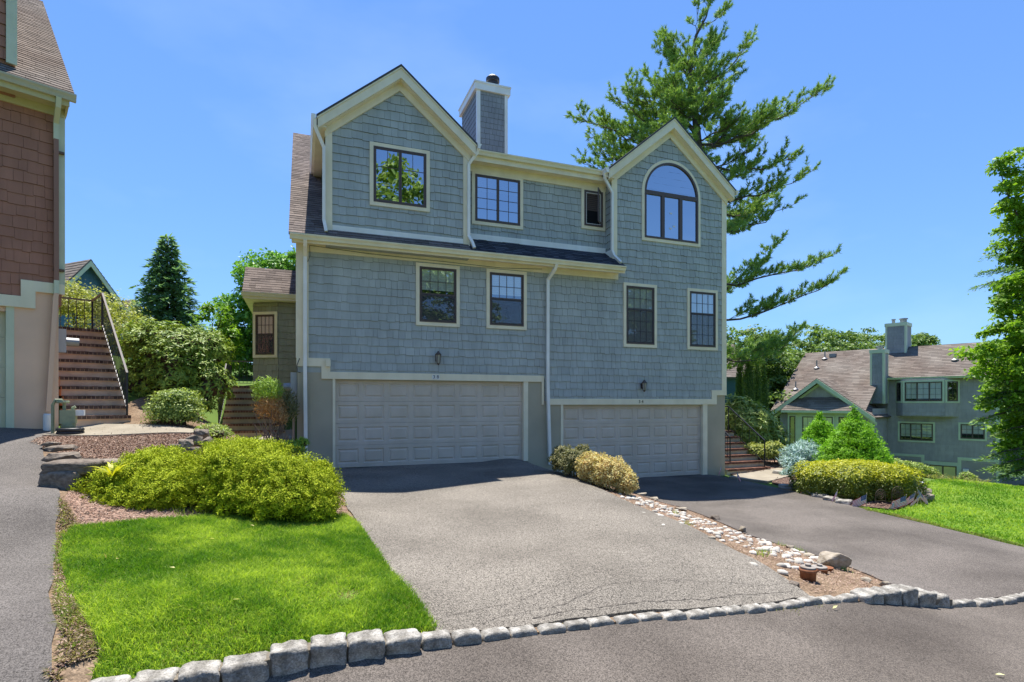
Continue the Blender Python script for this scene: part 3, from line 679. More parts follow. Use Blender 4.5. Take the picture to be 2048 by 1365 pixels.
HW = [(1.97, 3.05, 3.57, 5.09), (3.84, 4.93, 3.58, 5.1), (8.04, 9.13, 3.24, 5.06), (10.3, 11.4, 3.24, 5.06), (8.67, 10.73, 6.41, 7.84)] + [(9.7 - math.sqrt(max(0, 1.03 ** 2 - ((k + 1) * .1) ** 2)), 9.7 + math.sqrt(max(0, 1.03 ** 2 - ((k + 1) * .1) ** 2)), 7.84 + k * .1, 7.84 + (k + 1) * .1) for k in range(10)]
shingles(wall, lowp, WP(0.0), rng, CS, 1.56, holes=HW)
shingles(wall, [[(-.1, 5.7), (3.15, 5.7), (3.15, 8.1), (-.1, 8.1)], [(-.1, 8.1), (3.15, 8.1), (1.53, 9.45)]], WP(-.2), rng, CS, 1.56, holes=[(.81, 2.22, 6.39, 7.86)])
shingles(wall, [[(3.28, 6.05), (7.62, 6.05), (7.62, 7.9), (3.28, 7.9)]], WP(.34), rng, CS, 1.56, holes=[(3.54, 4.96, 6.41, 7.79), (6.84, 7.57, 6.66, 7.81)])
shingles(wall, [[(0, 5.85), (.34, 5.85), (.34, 8.0), (0, 8.0)]], plane((7.63, .34, 0), (0, -1, 0), (0, 0, 1)), rng, CS, 1.56)
shingles(wall, [[(0, 5.6), (3.4, 5.6), (3.4, 8.0), (0, 8.0)]], plane((-.22, 3.2, 0), (0, -1, 0), (0, 0, 1)), rng, CS, 1.56)
wall.build('wall', M['x_sid_grey'], HO)
fd = MB()
for a, b, z in ((XL + .02, -.06, 2.5), (5.01, 5.62, 2.2), (5.62, 6.0, 1.6), (11.0, XR - .02, 1.9)): fd.box(a, b, .006, .3, -2.0, z)
fd.box(-.06, 5.01, .006, .3, 2.13, 2.25); fd.box(6.0, 11.0, .006, .3, 1.5, 1.62)
fd.build('foundation', M['stu_grey'], HO)
tb = MB()      # stepped trim band over the stucco
def band(pts):
    for a, b, c, d in pts: tb.box(a, b, -.035, .0, c, d)
band([(XL, -.315, 2.44, 2.64), (-.315, -.115, 2.15, 2.64), (-.115, 5.475, 2.15, 2.32), (5.41, 5.475, 1.52, 2.15), (5.58, 11.2, 1.52, 1.69), (11.2, 11.395, 1.52, 1.97), (11.395, XR + .01, 1.81, 1.97)])
tb.build('trim_band', M['trim'], HO)
parts(HO, 'door_jamb', M['trim'], [(a, b, -.012, .12, z0, z1) for a, b, z0, z1 in ((-.06, 0, -.01, 2.15), (4.88, 5.01, -.01, 2.15), (6.0, 6.07, -.68, 1.52), (10.88, 11.05, -.68, 1.52))])
garage_door(HO, .002, 4.878, .012, 2.148, .1, 8, M['door']); garage_door(HO, 6.072, 10.878, -.645, 1.518, .1, 8, M['door'])
parts(HO, 'corner_board', M['trim'], [(-.235, -.08, -.245, -.198, 5.55, 8.1), (3.12, 3.295, -.245, -.198, 5.55, 8.05), (7.615, 7.8, -.03, 0, 5.62, 8.1), (11.6, XR + .012, -.03, .1, 1.97, 8.08), (XL - .012, -.6, -.03, .1, 2.64, 5.16)])
fz = MB()
fz.box(XL - .01, 7.83, -.045, .003, 5.15, 5.312); fz.box(XL - .1, 7.83, -.37, -.04, 5.312, 5.33); fz.box(7.80, 7.83, -.40, -.045, 5.15, 5.312) if False else None
fz.prism([(XL - .1, 5.25), (7.83, 5.25), (7.83, 5.40), (XL - .1, 5.40)], -.395, -.372)
fz.box(3.28, 7.63, .29, .34, 7.78, 7.98); fz.box(3.28, 7.63, .04, .34, 7.98, 8.0); fz.box(3.3, 7.63, .02, .04, 7.96, 8.2)
fz.build('frieze_board', M['trim'], HO)
# rake boards of the two gables
def rake(xl, zl, xp, zp, xr, zr, t_out, t_wall, wall_l, wall_r):
    mb = MB()
    ml, mr = (zp - zl) / (xp - xl), (zp - zr) / (xr - xp)
    zz = lambda x: zp - (xp - x) * ml if x <= xp else zp - (x - xp) * mr
    for (o0, o1, ta, tb_, xa, xb) in ((.045, .27, t_out, t_out + .035, xl, xr), (.27, .48, t_wall - .06, t_wall - .001, wall_l - .03, wall_r + .03)):
        for s in (-1, 1):
            e = xa if s < 0 else xb
            q = [(e, zz(e) - o1), (xp, zp - o1), (xp, zp - o0), (e, zz(e) - o0)]
            mb.prism(q if s < 0 else q[::-1], ta, tb_)
    # soffit between them
    for s in (-1, 1):
        e = xl if s < 0 else xr
        q = [(e, zz(e) - .29), (xp, zp - .29), (xp, zp - .272), (e, zz(e) - .272)]
        mb.prism(q if s < 0 else q[::-1], t_out + .036, t_wall - .061)
    mb.build('rake_board', M['trim'], HO)
    dr = MB()
    for s in (-1, 1):
        e = xl - .02 if s < 0 else xr + .02
        q = [(e, zz(e) - .043), (xp, zp - .043), (xp, zp - .005), (e, zz(e) - .005)]
        dr.prism(q if s < 0 else q[::-1], t_out - .02, t_out + .03)
    dr.build('drip_edge', M['trim_cw'], HO)
    rf = MB()
    for s in (-1, 1):
        e = xl - .03 if s < 0 else xr + .03
        q = [(e, zz(e)), (xp, zp), (xp, zp + .05), (e, zz(e) + .05)]
        rf.prism(q if s < 0 else q[::-1], t_out - .03, 6.5 if xp < 5 else 9.3)
    rf.build('gable_roof', M['roof_d'], HO)
    te = 3.3 if xp < 5 else 9      # side soffit and fascia along the eaves
    sf = MB(); sf.box(xl - .02, wall_l - .002, t_out + .04, te, zl - .21, zl - .19); sf.box(xl - .04, xl - .02, t_out + .04, te, zl - .21, zl - .02); sf.build('soffit', M['trim'], HO)
    sf = MB(); sf.box(wall_r + .002, xr + .02, t_out + .04, te, zr - .21, zr - .19); sf.box(xr + .02, xr + .04, t_out + .04, te, zr - .21, zr - .02); sf.build('soffit', M['trim'], HO)
rake(-.41, 8.18, 1.5, 9.73, 3.39, 8.16, -.45, -.2, -.22, 3.28)
rake(7.4, 8.21, 9.63, 10.05, 11.9, 8.21, -.25, 0.0, 7.63, 11.77)
# gutters
gutter(HO, ((XL - .14, -.39, 5.43), (7.81, -.39, 5.43)), M['trim_cw'])
gutter(HO, ((3.42, .02, 8.22), (7.36, .02, 8.22)), M['trim_cw'])
gutter(HO, ((-.45, 3.4, 8.2), (-.45, -.5, 8.2)), M['trim_w'], out=(-1, 0), d=.1)
gutter(HO, ((3.43, -.5, 8.17), (3.43, .3, 8.17)), M['trim_w'], out=(1, 0), d=.1)
gutter(HO, ((7.37, .3, 8.22), (7.37, -.3, 8.22)), M['trim_w'], out=(-1, 0), d=.12)
gutter(HO, ((11.94, -.28, 8.22), (11.94, 6, 8.22)), M['trim_cw'], out=(1, 0), d=.1)
# downspouts
spout(HO, [(-.47, -.46, 8.1), (-.47, -.42, 7.95), (-.27, -.3, 7.55), (-.27, -.3, 5.85), (-.22, -.38, 5.56)], M['trim_w'])
spout(HO, [(3.46, -.42, 8.08), (3.44, -.38, 7.97), (3.25, -.28, 7.7), (3.25, -.28, 5.85), (3.32, -.36, 5.68), (3.36, -.42, 5.52)], M['trim_w'])
spout(HO, [(7.3, -.18, 8.12), (7.34, -.12, 7.98), (7.6, -.085, 7.62), (7.6, -.085, 5.95), (7.62, -.14, 5.8), (7.72, -.36, 5.56)], M['trim_w'])
spout(HO, [(-.68, -.44, 5.32), (-.68, -.36, 5.2), (-.68, -.1, 5.02), (-.68, -.085, 2.7), (-.68, -.1, 2.4), (-.66, -.09, .1)], M['trim_w'], .048)
spout(HO, [(5.66, -.44, 5.32), (5.65, -.36, 5.2), (5.56, -.1, 4.95), (5.56, -.085, 2.2), (5.57, -.1, 1.6), (5.63, -.09, -.12)], M['trim_w'], .048)
# white flashings
parts(HO, 'flashing', M['trim_w'], [(-.08, 3.12, -.225, -.198, 5.655, 5.78), (3.3, 7.61, .3, .338, 5.94, 6.12), (7.6, 7.628, -.1, .3, 5.78, 6.0)])
# lower and main roofs
roof_slope(HO, XL - .16, 3.25, -.5, 5.43, 6.0, 10.63, M['x_roof_g'], name='main_roof', seed=3)
roof_slope(HO, 3.25, 7.63, -.5, 5.43, .34, 5.99, M['x_roof_d'], name='skirt_roof', seed=4)
e = MB(); e.xprism([(-.5, 5.38), (0, 5.38), (0, 5.76), (-.5, 5.43)], 7.63, 7.80); e.build('roof_end', M['roof_d'], HO)
bk = MB(); bk.xprism([(6.0, 10.6), (11.0, 6.5), (11.0, 5.2), (6.0, 5.2)], XL, 7.6); bk.box(3.25, 7.63, .02, 6.0, 8.15, 8.25); bk.xprism([(2.5, 8.2), (6, 10.5), (6, 8.2)], 3.2, 6.5)
bk.build('rear_roof', M['roof_g'], HO)
# chimney
chp = MB(); chp.box(4.18, 5.14, 2.0, 3.65, 8.0, 11.15)
ch = chp.build('chimney', M['sid_chim'], HO)
for k_ in (0, 1):
    cw = MB()
    if k_ == 0: shingles(cw, [[(4.28, 8.1), (5.06, 8.1), (5.06, 11.0), (4.28, 11.0)]], WP(2.0), rng, .165, 0, (.1, .17), .0, .014)
    else: shingles(cw, [[(0, 8.1), (1.6, 8.1), (1.6, 11.0), (0, 11.0)]], plane((4.18, 3.65, 0), (0, -1, 0), (0, 0, 1)), rng, .165, 0, (.1, .17), .0, .014)
    cw.build('chimney_shingles', M['x_sid_chim'], ch)
ct = MB()
ct.box(4.165, 4.275, 1.97, 2.06, 8.1, 11.0); ct.box(5.055, 5.155, 1.97, 2.06, 8.1, 11.0); ct.box(4.09, 5.23, 1.93, 3.73, 11.0, 11.2); ct.box(4.07, 5.25, 1.91, 3.75, 11.2, 11.25)
ct.build('chimney_trim', M['trim_w'], ch)
fu = MB(); fu.lathe([(.17, 11.25), (.17, 11.5), (.21, 11.51), (.21, 11.62), (.15, 11.68), (.02, 11.7)], (4.78, 2.3, 0), 20); fu.build('flue', M['black'], ch)

# windows
window(HO, .78, 2.25, 6.36, 7.89, -.2, CAS2(2, -.34), glass='glass_hi')
window(HO, 3.51, 4.99, 6.38, 7.82, .34, CAS2(2, 4), glass='glass_hi', curtain='blind', drop=.3)
window(HO, 1.94, 3.08, 3.54, 5.12, 0, DH(4, 2, 1, 1), curtain='blind', drop=.36, glass='glass', screen=.5)
window(HO, 3.81, 4.96, 3.55, 5.13, 0, DH(4, 2, 1, 1), curtain='blind', drop=.36, glass='glass', screen=.5)
window(HO, 8.01, 9.16, 3.21, 5.09, 0, DH(4, 2, 4, 3) if False else [(0, 1, .6, 1, 4, 2), (0, 1, 0, .6, 4, 3)], curtain='folds', glass='glass', screen=.6)
window(HO, 10.27, 11.43, 3.21, 5.09, 0, [(0, 1, .6, 1, 4, 2), (0, 1, 0, .6, 4, 3)], curtain='folds', glass='glass', screen=.6)
# open casement
ow = MB(); x0, x1, z0, z1, t = 6.81, 7.6, 6.63, 7.84, .34
for a, b, c, d in ((x0, x0 + .09, z0, z1), (x1 - .09, x1, z0, z1), (x0 + .09, x1 - .09, z1 - .09, z1), (x0 + .09, x1 - .09, z0, z0 + .09)): ow.box(a, b, t - .045, t, c, d)
ow_o = ow.build('window', M['trim'], HO)
ow_o['label'] = 'small casement window with its sash swung open'
f = MB(); a0, a1, b0, b1 = x0 + .09, x1 - .09, z0 + .09, z1 - .09
for a, b, c, d in ((a0, a0 + .06, b0, b1), (a1 - .06, a1, b0, b1), (a0 + .06, a1 - .06, b1 - .06, b1), (a0 + .06, a1 - .06, b0, b0 + .06)): f.box(a, b, t - .055, t - .003, c, d)
f.build('frame', M['bronze'], ow_o)
f = MB()
for a, b, c, d in ((a0 + .06, a0 + .075, b0 + .06, b1 - .06), (a1 - .075, a1 - .06, b0 + .06, b1 - .06), (a0 + .075, a1 - .075, b1 - .075, b1 - .06), (a0 + .075, a1 - .075, b0 + .06, b0 + .075)): f.box(a, b, t - .05, t - .004, c, d)
f.build('inner_frame', M['white'], ow_o)
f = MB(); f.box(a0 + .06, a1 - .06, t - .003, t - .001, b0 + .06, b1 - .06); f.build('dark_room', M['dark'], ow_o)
f = MB(); zz = b1 - .08
for i in range(9): f.quad((a0 + .08, t - .006, zz), (a1 - .08, t - .006, zz), (a1 - .08, t - .012, zz - .05), (a0 + .08, t - .012, zz - .05)); zz -= .055
f.build('window_blind', mat('brown_blind', (0.09, 0.065, 0.055, 1), 0.7), ow_o)
f = MB(); px_, ang = a1 - .05, math.radians(38); L = .5
def sw(d, z, o): return (px_ - d * .66 + o * .74, t - .07 - d * .74 - o * .66, z)
for da, db, za, zb in ((0, .05, b0 + .04, b1 - .04), (L - .05, L, b0 + .04, b1 - .04), (.05, L - .05, b0 + .04, b0 + .09), (.05, L - .05, b1 - .09, b1 - .04)):
    vs = [sw(da, za, -.012), sw(db, za, -.012), sw(db, za, .012), sw(da, za, .012), sw(da, zb, -.012), sw(db, zb, -.012), sw(db, zb, .012), sw(da, zb, .012)]
    f.add(vs, [(0, 3, 2, 1), (4, 5, 6, 7), (0, 1, 5, 4), (1, 2, 6, 5), (2, 3, 7, 6), (3, 0, 4, 7)])
f.build('open_sash', M['bronze'], ow_o)
f = MB(); f.quad(sw(.05, b0 + .09, 0), sw(L - .05, b0 + .09, 0), sw(L - .05, b1 - .09, 0), sw(.05, b1 - .09, 0)); f.build('pane', M['glass'], ow_o)
# arched window
ar = MB(); ax0, ax1, az0, zs = 8.64, 10.76, 6.385, 7.84; ac = (ax0 + ax1) / 2; rad = (ax1 - ax0) / 2
def ring(mb, r0, r1, y0, y1, zc, n=28, k=1.0):
    for i in range(n):
        a, b = math.pi * i / n, math.pi * (i + 1) / n
        q = [(ac + r0 * math.cos(a), zc + r0 * k * math.sin(a)), (ac + r1 * math.cos(a), zc + r1 * k * math.sin(a)), (ac + r1 * math.cos(b), zc + r1 * k * math.sin(b)), (ac + r0 * math.cos(b), zc + r0 * k * math.sin(b))]
        mb.prism(q[::-1], y0, y1)
ring(ar, rad - .09, rad, -.045, 0, zs); ar.box(ax0, ax0 + .09, -.045, 0, az0, zs); ar.box(ax1 - .09, ax1, -.045, 0, az0, zs); ar.box(ax0 + .09, ax1 - .09, -.045, 0, az0, az0 + .09)
aw = ar.build('window', M['trim'], HO); aw['label'] = 'large arched window with three lights below a half round'
f = MB(); ri = rad - .09
ring(f, ri - .06, ri, -.055, -.003, zs); xa, xb, za = ax0 + .09, ax1 - .09, az0 + .09
f.box(xa, xa + .06, -.055, -.003, za, zs); f.box(xb - .06, xb, -.055, -.003, za, zs); f.box(xa + .06, xb - .06, -.055, -.003, za, za + .06); f.box(xa + .06, xb - .06, -.057, -.003, zs - .07, zs + .05)
for k in (1, 2):
    x = xa + (xb - xa) * k / 3; f.box(x - .055, x + .055, -.0555, -.003, za + .06, zs - .07)
f.build('frame', M['bronze'], aw)
f = MB()
n = 28; pts = [(ac + (ri - .06) * math.cos(math.pi * i / n), -.02, zs + .05 + (ri - .11) * math.sin(math.pi * i / n)) for i in range(n + 1)]
f.quad(*pts)
for k in range(3):
    x = xa + (xb - xa) * k / 3; y = xa + (xb - xa) * (k + 1) / 3; f.quad((x + .05, -.02, za + .06), (y - .05, -.02, za + .06), (y - .05, -.02, zs - .07), (x + .05, -.02, zs - .07))
f.build('pane', M['glass_hi'], aw)
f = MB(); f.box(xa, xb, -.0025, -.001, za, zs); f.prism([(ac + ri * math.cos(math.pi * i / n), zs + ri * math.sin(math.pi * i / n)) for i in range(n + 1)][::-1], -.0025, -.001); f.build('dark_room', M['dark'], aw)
f = MB()
for x, z in ((9.68, 7.3), (9.66, 6.84), (9.79, 6.92)):
    for s in (-1, 1): f.quad((x, -.024, z - .025), (x + s * .04, -.026, z - .03), (x + s * .045, -.026, z + .03), (x, -.024, z + .01))
f.build('butterfly_sticker', M['white'], aw)
# small fittings
lantern(HO, 2.49, 2.69, -.02); lantern(HO, 8.65, 2.05, -.02)
for i, (ch_, x) in enumerate((('3', 2.40), ('8', 2.50))):
    q = MB(); q.box(x - .043, x + .043, -.04, -.0352, 2.175, 2.295); q = q.build('number_tile', M['white'], HO); text(q, ch_, (x, -.0415, 2.235), .12, M['digit'], 'digit', ext=.001)
text(HO, '3', (8.555, -.038, 1.605), .13, M['digit'], 'house_number'); text(HO, '4', (8.655, -.038, 1.605), .13, M['digit'], 'house_number')
q = MB(); q.box(-.22, -.11, -.1, -.035, 2.44, 2.6); q.build('bell_box', M['trim'], HO)
q = MB(); q.tube([(-.58, -.05, 5.29), (.8, -.06, 5.22), (2.6, -.055, 5.2), (4.2, -.055, 5.17), (5.4, -.055, 5.24)], .006, 4); q.tube([(-.58, -.05, 5.29), (-.57, -.05, 5.05), (-.62, -.05, 4.9)], .006, 4); q.build('cable', M['black'], HO)
q = MB(); q.tube([(-.80, -.05, 2.62), (-.86, -.06, 2.45), (-.84, -.06, 2.3), (-.78, -.05, 2.28)], .008, 5); q.build('cable', M['black'], HO)
q = MB(); q.box(-1.0, -.86, .12, .34, 1.55, 2.3); em = q.build('electric_meter', M['greybox'], HO)
q = MB(); q.tube([(-.93, .2, 1.55), (-.93, .2, .4)], .03, 8); q.build('conduit', M['greybox'], em)
q = MB(); q.tube([(-1.0, .22, 1.95), (-1.16, .22, 1.95)], [.1, .09], 14); q.build('meter_glass', M['metal'], em)
# side bay of the duplex
bay = MB(); bp = [(-2.2, 5.4), (-1.45, 5.0), (-.87, 5.0), (-.87, 8.0), (-2.2, 8.0)]
bay.vprism([(-2.19, 5.41), (-1.45, 5.012), (-.87, 5.012), (-.87, 8.0), (-2.19, 8.0)], .2, 4.75)
FL = math.hypot(.75, .4)
shingles(bay, [[(0, 1.6), (FL, 1.6), (FL, 4.72), (0, 4.72)]], plane((-2.2, 5.4, 0), (.75, -.4, 0), (0, 0, 1)), rng, CS, 1.56, holes=[(.05, FL - .04, 3.03, 4.42)])
shingles(bay, [[(0, 1.6), (.58, 1.6), (.58, 4.72), (0, 4.72)]], plane((-1.45, 5.0, 0), (1, 0, 0), (0, 0, 1)), rng, CS, 1.56)
bay.build('bay_wall', M['x_sid_bay'], HO)
q = MB(); q.vprism([(-2.17, 5.43), (-1.44, 5.03), (-.87, 5.03), (-.87, 8.0), (-2.17, 8.0)], -.5, .2); q.build('bay_foundation', M['stu_grey'], HO)
ca, sa = .75 / FL, -.4 / FL
window(HO, .02, FL - .01, 3.0, 4.45, -.015, DH(4, 2, 4, 2), curtain='blind', drop=.45, screen=.5,
       xf=lambda x, y, z: (-2.2 + x * ca - y * sa, 5.4 + x * sa + y * ca, z))
q = MB(); q.vprism([(-2.42, 4.72), (-.88, 4.72), (-.88, 7.9), (-2.42, 7.9)], 4.76, 4.78); q.box(-2.44, -.88, 4.68, 4.71, 4.76, 4.88); q.build('bay_soffit', M['trim'], HO)
gutter(HO, ((-2.47, 4.69, 4.96), (-.9, 4.69, 4.96)), M['trim_cw'], d=.1)
roof_slope(HO, -2.45, -.88, 4.62, 4.93, 5.75, 5.95, M['x_roof_g'], name='bay_roof', seed=9)
q = MB(); q.xprism([(5.7, 5.9), (7.9, 4.8), (4.9, 4.8)], -2.4, -.88); q.build('bay_roof_core', M['roof_g'], HO)

# ------------------------------------------------------------------ the brown house
BH = empty('brown_house', (BF.P[0], BF.P[1], 0), BF.a)
tag(BH, 'brown shingled house with tan stucco base cut off by the left edge', 'house')
core = MB(); core.box(-8, -.01, .25, 9, 0, 3.4); core.box(-8, .03, .002, 9, 3.4, 7.05); core.xprism([(-.3, 7.05), (4.2, 11.0), (9, 7.05)], -8, .05)
core.box(-5, -.62, -.08, 3, 7.0, 11.5)
core.build('wall_shell', M['sid_brown'], BH)
w = MB(); shingles(w, [[(-7, 3.4), (-.54, 3.4), (-.54, 7.0), (-7, 7.0)], [(-.54, 3.72), (.02, 3.72), (.02, 7.0), (-.54, 7.0)]], WP(0), rng, CS, 3.3, thick=.02)
shingles(w, [[(-4.8, 7.6), (-.74, 7.6), (-.74, 11.4), (-4.8, 11.4)]], WP(-.1), rng, CS, 3.3)
w.build('wall', M['x_sid_brown'], BH)
f = MB(); f.box(-.63, -.015, .0, .3, 0, 3.6); f.box(-8, -.63, .02, .3, 3.2, 3.4); f.build('foundation', M['stu_brown'], BH)
f = MB(); f.box(-8, -.545, -.045, 0, 3.29, 3.49); f.box(-.545, -.345, -.045, 0, 3.29, 3.79); f.box(-.345, .07, -.045, 0, 3.6, 3.79); f.box(.03, .07, 0, .2, 3.6, 3.79); f.build('trim_band', M['trim_cw'], BH)
f = MB(); f.box(-.74, -.63, -.01, .15, 1.1, 3.3); f.build('door_jamb', M['mint'], BH)
garage_door(BH, -5.6, -.742, 1.14, 3.29, .12, 8, M['door_m'])
parts(BH, 'corner_board', M['mint'], [(-.05, .075, -.035, .12, 3.79, 6.97), (-.745, -.6, -.15, -.1, 7.55, 11.4)])
f = MB(); f.box(-8, .06, -.05, .002, 6.9, 7.04); f.box(-8, .1, -.36, -.05, 7.04, 7.06); f.box(-8, .1, -.38, -.355, 7.0, 7.18); f.xprism([(-.05, 6.95), (-.36, 7.05), (-.05, 7.2), (.5, 7.6), (.5, 6.95)], .062, .1); f.build('frieze_board', paint('yellow_cream_trim', (0.62, 0.56, 0.3, 1)), BH)
gutter(BH, ((-8, -.375, 7.22), (.19, -.375, 7.22)), paint('old_cream_gutter', (0.55, 0.52, 0.36, 1)), d=.1)
roof_slope(BH, -8, .17, -.45, 7.2, 4.4, 11.38, M['x_roof_f'], name='roof', seed=13, course=.125, thick=.014)
spout(BH, [(-.06, -.43, 7.1), (-.06, -.36, 6.95), (-.06, -.08, 6.75), (-.06, -.075, 6.45)], M['mint'], .045)
spout(BH, [(-.06, -.075, 6.45), (-.055, -.075, 3.84)], mat('brown_downspout', (0.3, 0.16, 0.11, 1), 0.5, 0.35), .042); spout(BH, [(-.055, -.075, 3.84), (-.055, -.085, 3.6)], M['mint'], .043); spout(BH, [(-.055, -.085, 3.6), (-.07, -.08, 3.5), (-.17, -.075, 1.42)], mat('tan_downspout', (0.75, 0.5, 0.34, 1), 0.6, 0.3), .042)
f = MB(); f.lathe([(.065, 1.0), (.065, 1.36), (.05, 1.38)], (-.18, -.075, 0), 14); f.build('drain_pipe', M['white'], BH)
parts(BH, 'spout_strap', mat('brown_strap', (0.15, 0.09, 0.06, 1), 0.5), [(-.1, .06, -.1, .0, 4.02, 4.06), (-.1, .06, -.1, .0, 6.2, 6.24)])
f = MB(); f.box(-.01, .14, .35, .6, 2.55, 3.0); em = f.build('electric_meter', M['greybox'], BH)
f = MB(); f.tube([(.14, .42, 2.76), (.34, .42, 2.76)], [.085, .08], 14); f.build('meter_glass', M['metal'], em)

# ------------------------------------------------------------------ the far blue grey house
FH = empty('blue_grey_house', (RF.P[0], RF.P[1], 0), RF.a)
tag(FH, 'blue-grey shingled house with brown roof, two chimneys and a mint gable behind the shrubs', 'house')
core = MB(); core.box(0, 5.5, .002, 8, -6, 3.1); core.box(-6, 0, .05, 8, -6, 2.6); core.box(-5.55, -.02, -3.05, .1, -6, .75); core.prism([(-5.55, .7), (-.02, .7), (-3.0, 2.95)], -3.05, .1)
core.box(5.5, 12, 2.5, 8, -6, 2.9)
core.build('wall_shell', M['sid_far'], FH)
w = MB(); cs = .2
shingles(w, [[(.0, -2.05), (5.5, -2.05), (5.5, 3.1), (0, 3.1)]], WP(0), rng, cs, 0, (.2, .5), .012, .02, holes=[(.62, 2.49, -.89, .33), (3.69, 4.95, -.66, .35), (2.23, 3.59, -3.4, -2.06)])
shingles(w, [[(-5.55, -2.6), (-.05, -2.6), (-.05, .75), (-5.55, .75)], [(-5.4, .75), (-.2, .75), (-3.0, 2.85)]], WP(-3.05), rng, cs, 0, (.2, .5), .012, .02)
shingles(w, [[(0, -2.6), (3.05, -2.6), (3.05, 1.2), (0, 1.2)]], plane((-.02, -3.05, 0), (0, 1, 0), (0, 0, 1)), rng, cs, 0, (.2, .5), .012, .02)
w.build('wall', M['x_sid_far'], FH)
f = MB(); f.box(.02, 5.48, -.012, 0.1, -6, -2.0); f.build('foundation', M['stu_far'], FH)
f = MB()
f.box(.05, 1.82, -.04, 0, -1.86, -1.70) ; f.box(1.82, 1.98, -.04, 0, -2.24, -1.70); f.box(1.98, 3.62, -.04, 0, -2.24, -2.06); f.box(3.62, 3.8, -.04, 0, -3.6, -1.72); f.box(3.8, 5.5, -.04, 0, -1.9, -1.72)
f.build('trim_band', M['mintf'], FH)
parts(FH, 'corner_board', M['mintf'], [(-.12, .02, -3.09, -3.05, -2.6, .75)])
parts(FH, 'corner_board', M['mintf'], [(5.38, 5.52, -.03, .12, -6, 3.05)])
roof_slope(FH, -6.05, -.3, -3.45, .98, 2.7, 5.35, M['x_roof_f'], name='roof', seed=21, course=.18, w=(.3, .6), thick=.02, th=.1)
roof_slope(FH, -.3, 13, -.4, 3.15, 2.7, 5.34, M['x_roof_f'], name='roof', seed=22, course=.18, w=(.3, .6), thick=.02, th=.1)
f = MB(); f.xprism([(2.7, 5.3), (8.4, 2.6), (0.2, 2.6)], -6.0, 12.9); f.build('rear_roof', M['roof_f'], FH)
gutter(FH, ((-.2, -.36, 3.17), (9, -.36, 3.17)), M['mintf'], d=.12)
# gable roof over the projecting wing
def gab(x0, xp, x1, zl, zp, zr, t0, t1):
    for s in (0, 1):
        e, z = (x0, zl) if s == 0 else (x1, zr); L = math.hypot(xp - e, zp - z); mb = MB()
        V = Vector((xp - e, 0, zp - z)).normalized()
        if s: P = plane((e, t0, z), (0, 1, 0), V)
        else: P = plane((e, t1, z), (0, -1, 0), V)
        pol = [[(0, 0), (t1 - t0, 0), (t1 - t0, L), (0, L)]]
        shingles(mb, pol, P, rng, .18, 0, (.3, .6), .02, .02, .004, .002)
        q = pol[0]; a = [P(x, y, -.002) for x, y in q]; b = [P(x, y, -.1) for x, y in q]
        mb.add(a + b, [(0, 1, 2, 3), (7, 6, 5, 4)] + [(i, i + 4, (i + 1) % 4 + 4, (i + 1) % 4) for i in range(4)], .3)
        mb.build('gable_roof', M['x_roof_f'], FH)
gab(-6.0, -3.05, .22, .9, 3.16, .66, -3.4, 1.2)
f = MB()
for e, z in ((-6.02, .88), (.24, .64)):
    q = [(e, z - .3), (-3.05, 2.84), (-3.05, 3.12), (e, z - .02)]; f.prism(q if e < -3 else q[::-1], -3.46, -3.41); q = [(e, z - .48), (-3.05, 2.66), (-3.05, 2.84), (e, z - .3)]; f.prism(q if e < -3 else q[::-1], -3.12, -3.06)
f.build('rake_board', M['mintf'], FH)
f = MB(); f.prism([(-4.9, -2.5), (-1.1, -2.5), (-1.1, .95), (-4.9, .95)], -3.42, -3.05); f.build('bay_front', M['mintf'], FH)
f = MB()
e0, e1, tA, tB = -5.2, -.85, -3.75, -3.08
mb = f; rr2 = random.Random(5)
a, b, c, d = (e0, tA, 1.05), (e1, tA, 1.05), (e1 - .6, tB, 1.9), (e0 + .6, tB, 1.9)
shingles(f, [[(0, 0), (e1 - e0, 0), (e1 - e0 - .6, 1.08), (.6, 1.08)]], plane(a, (1, 0, 0), (0, tB - tA, .85)), rr2, .18, 0, (.3, .6), .02, .02, .004, .002)
f.add([a, b, c, d, (e0, tB, 1.05), (e1, tB, 1.05)], [(0, 1, 2, 3), (0, 3, 4), (1, 5, 2), (0, 4, 5, 1)], .4)
f.build('bay_roof', M['x_roof_f'], FH)
f = MB(); f.box(-5.2, -.85, -3.78, -3.75, .9, 1.05); f.build('bay_fascia', M['mintf'], FH)
window(FH, -4.05, -2.0, -2.3, .75, -3.42, [(0, .5, .6, 1, 3, 2), (.5, 1, .6, 1, 3, 2), (0, .5, 0, .6, 3, 3), (.5, 1, 0, .6, 3, 3)], cas=.1, trim='mintf', glass='glass', curtain='blind', drop=.3)
window(FH, -1.85, -1.15, -2.3, .75, -3.42, [(0, 1, 0, 1, 2, 5)], cas=.08, trim='mintf', glass='glass')
window(FH, -4.85, -4.3, -2.3, .75, -3.42, [(0, 1, 0, 1, 1, 2)], cas=.08, trim='mintf', glass='glass')
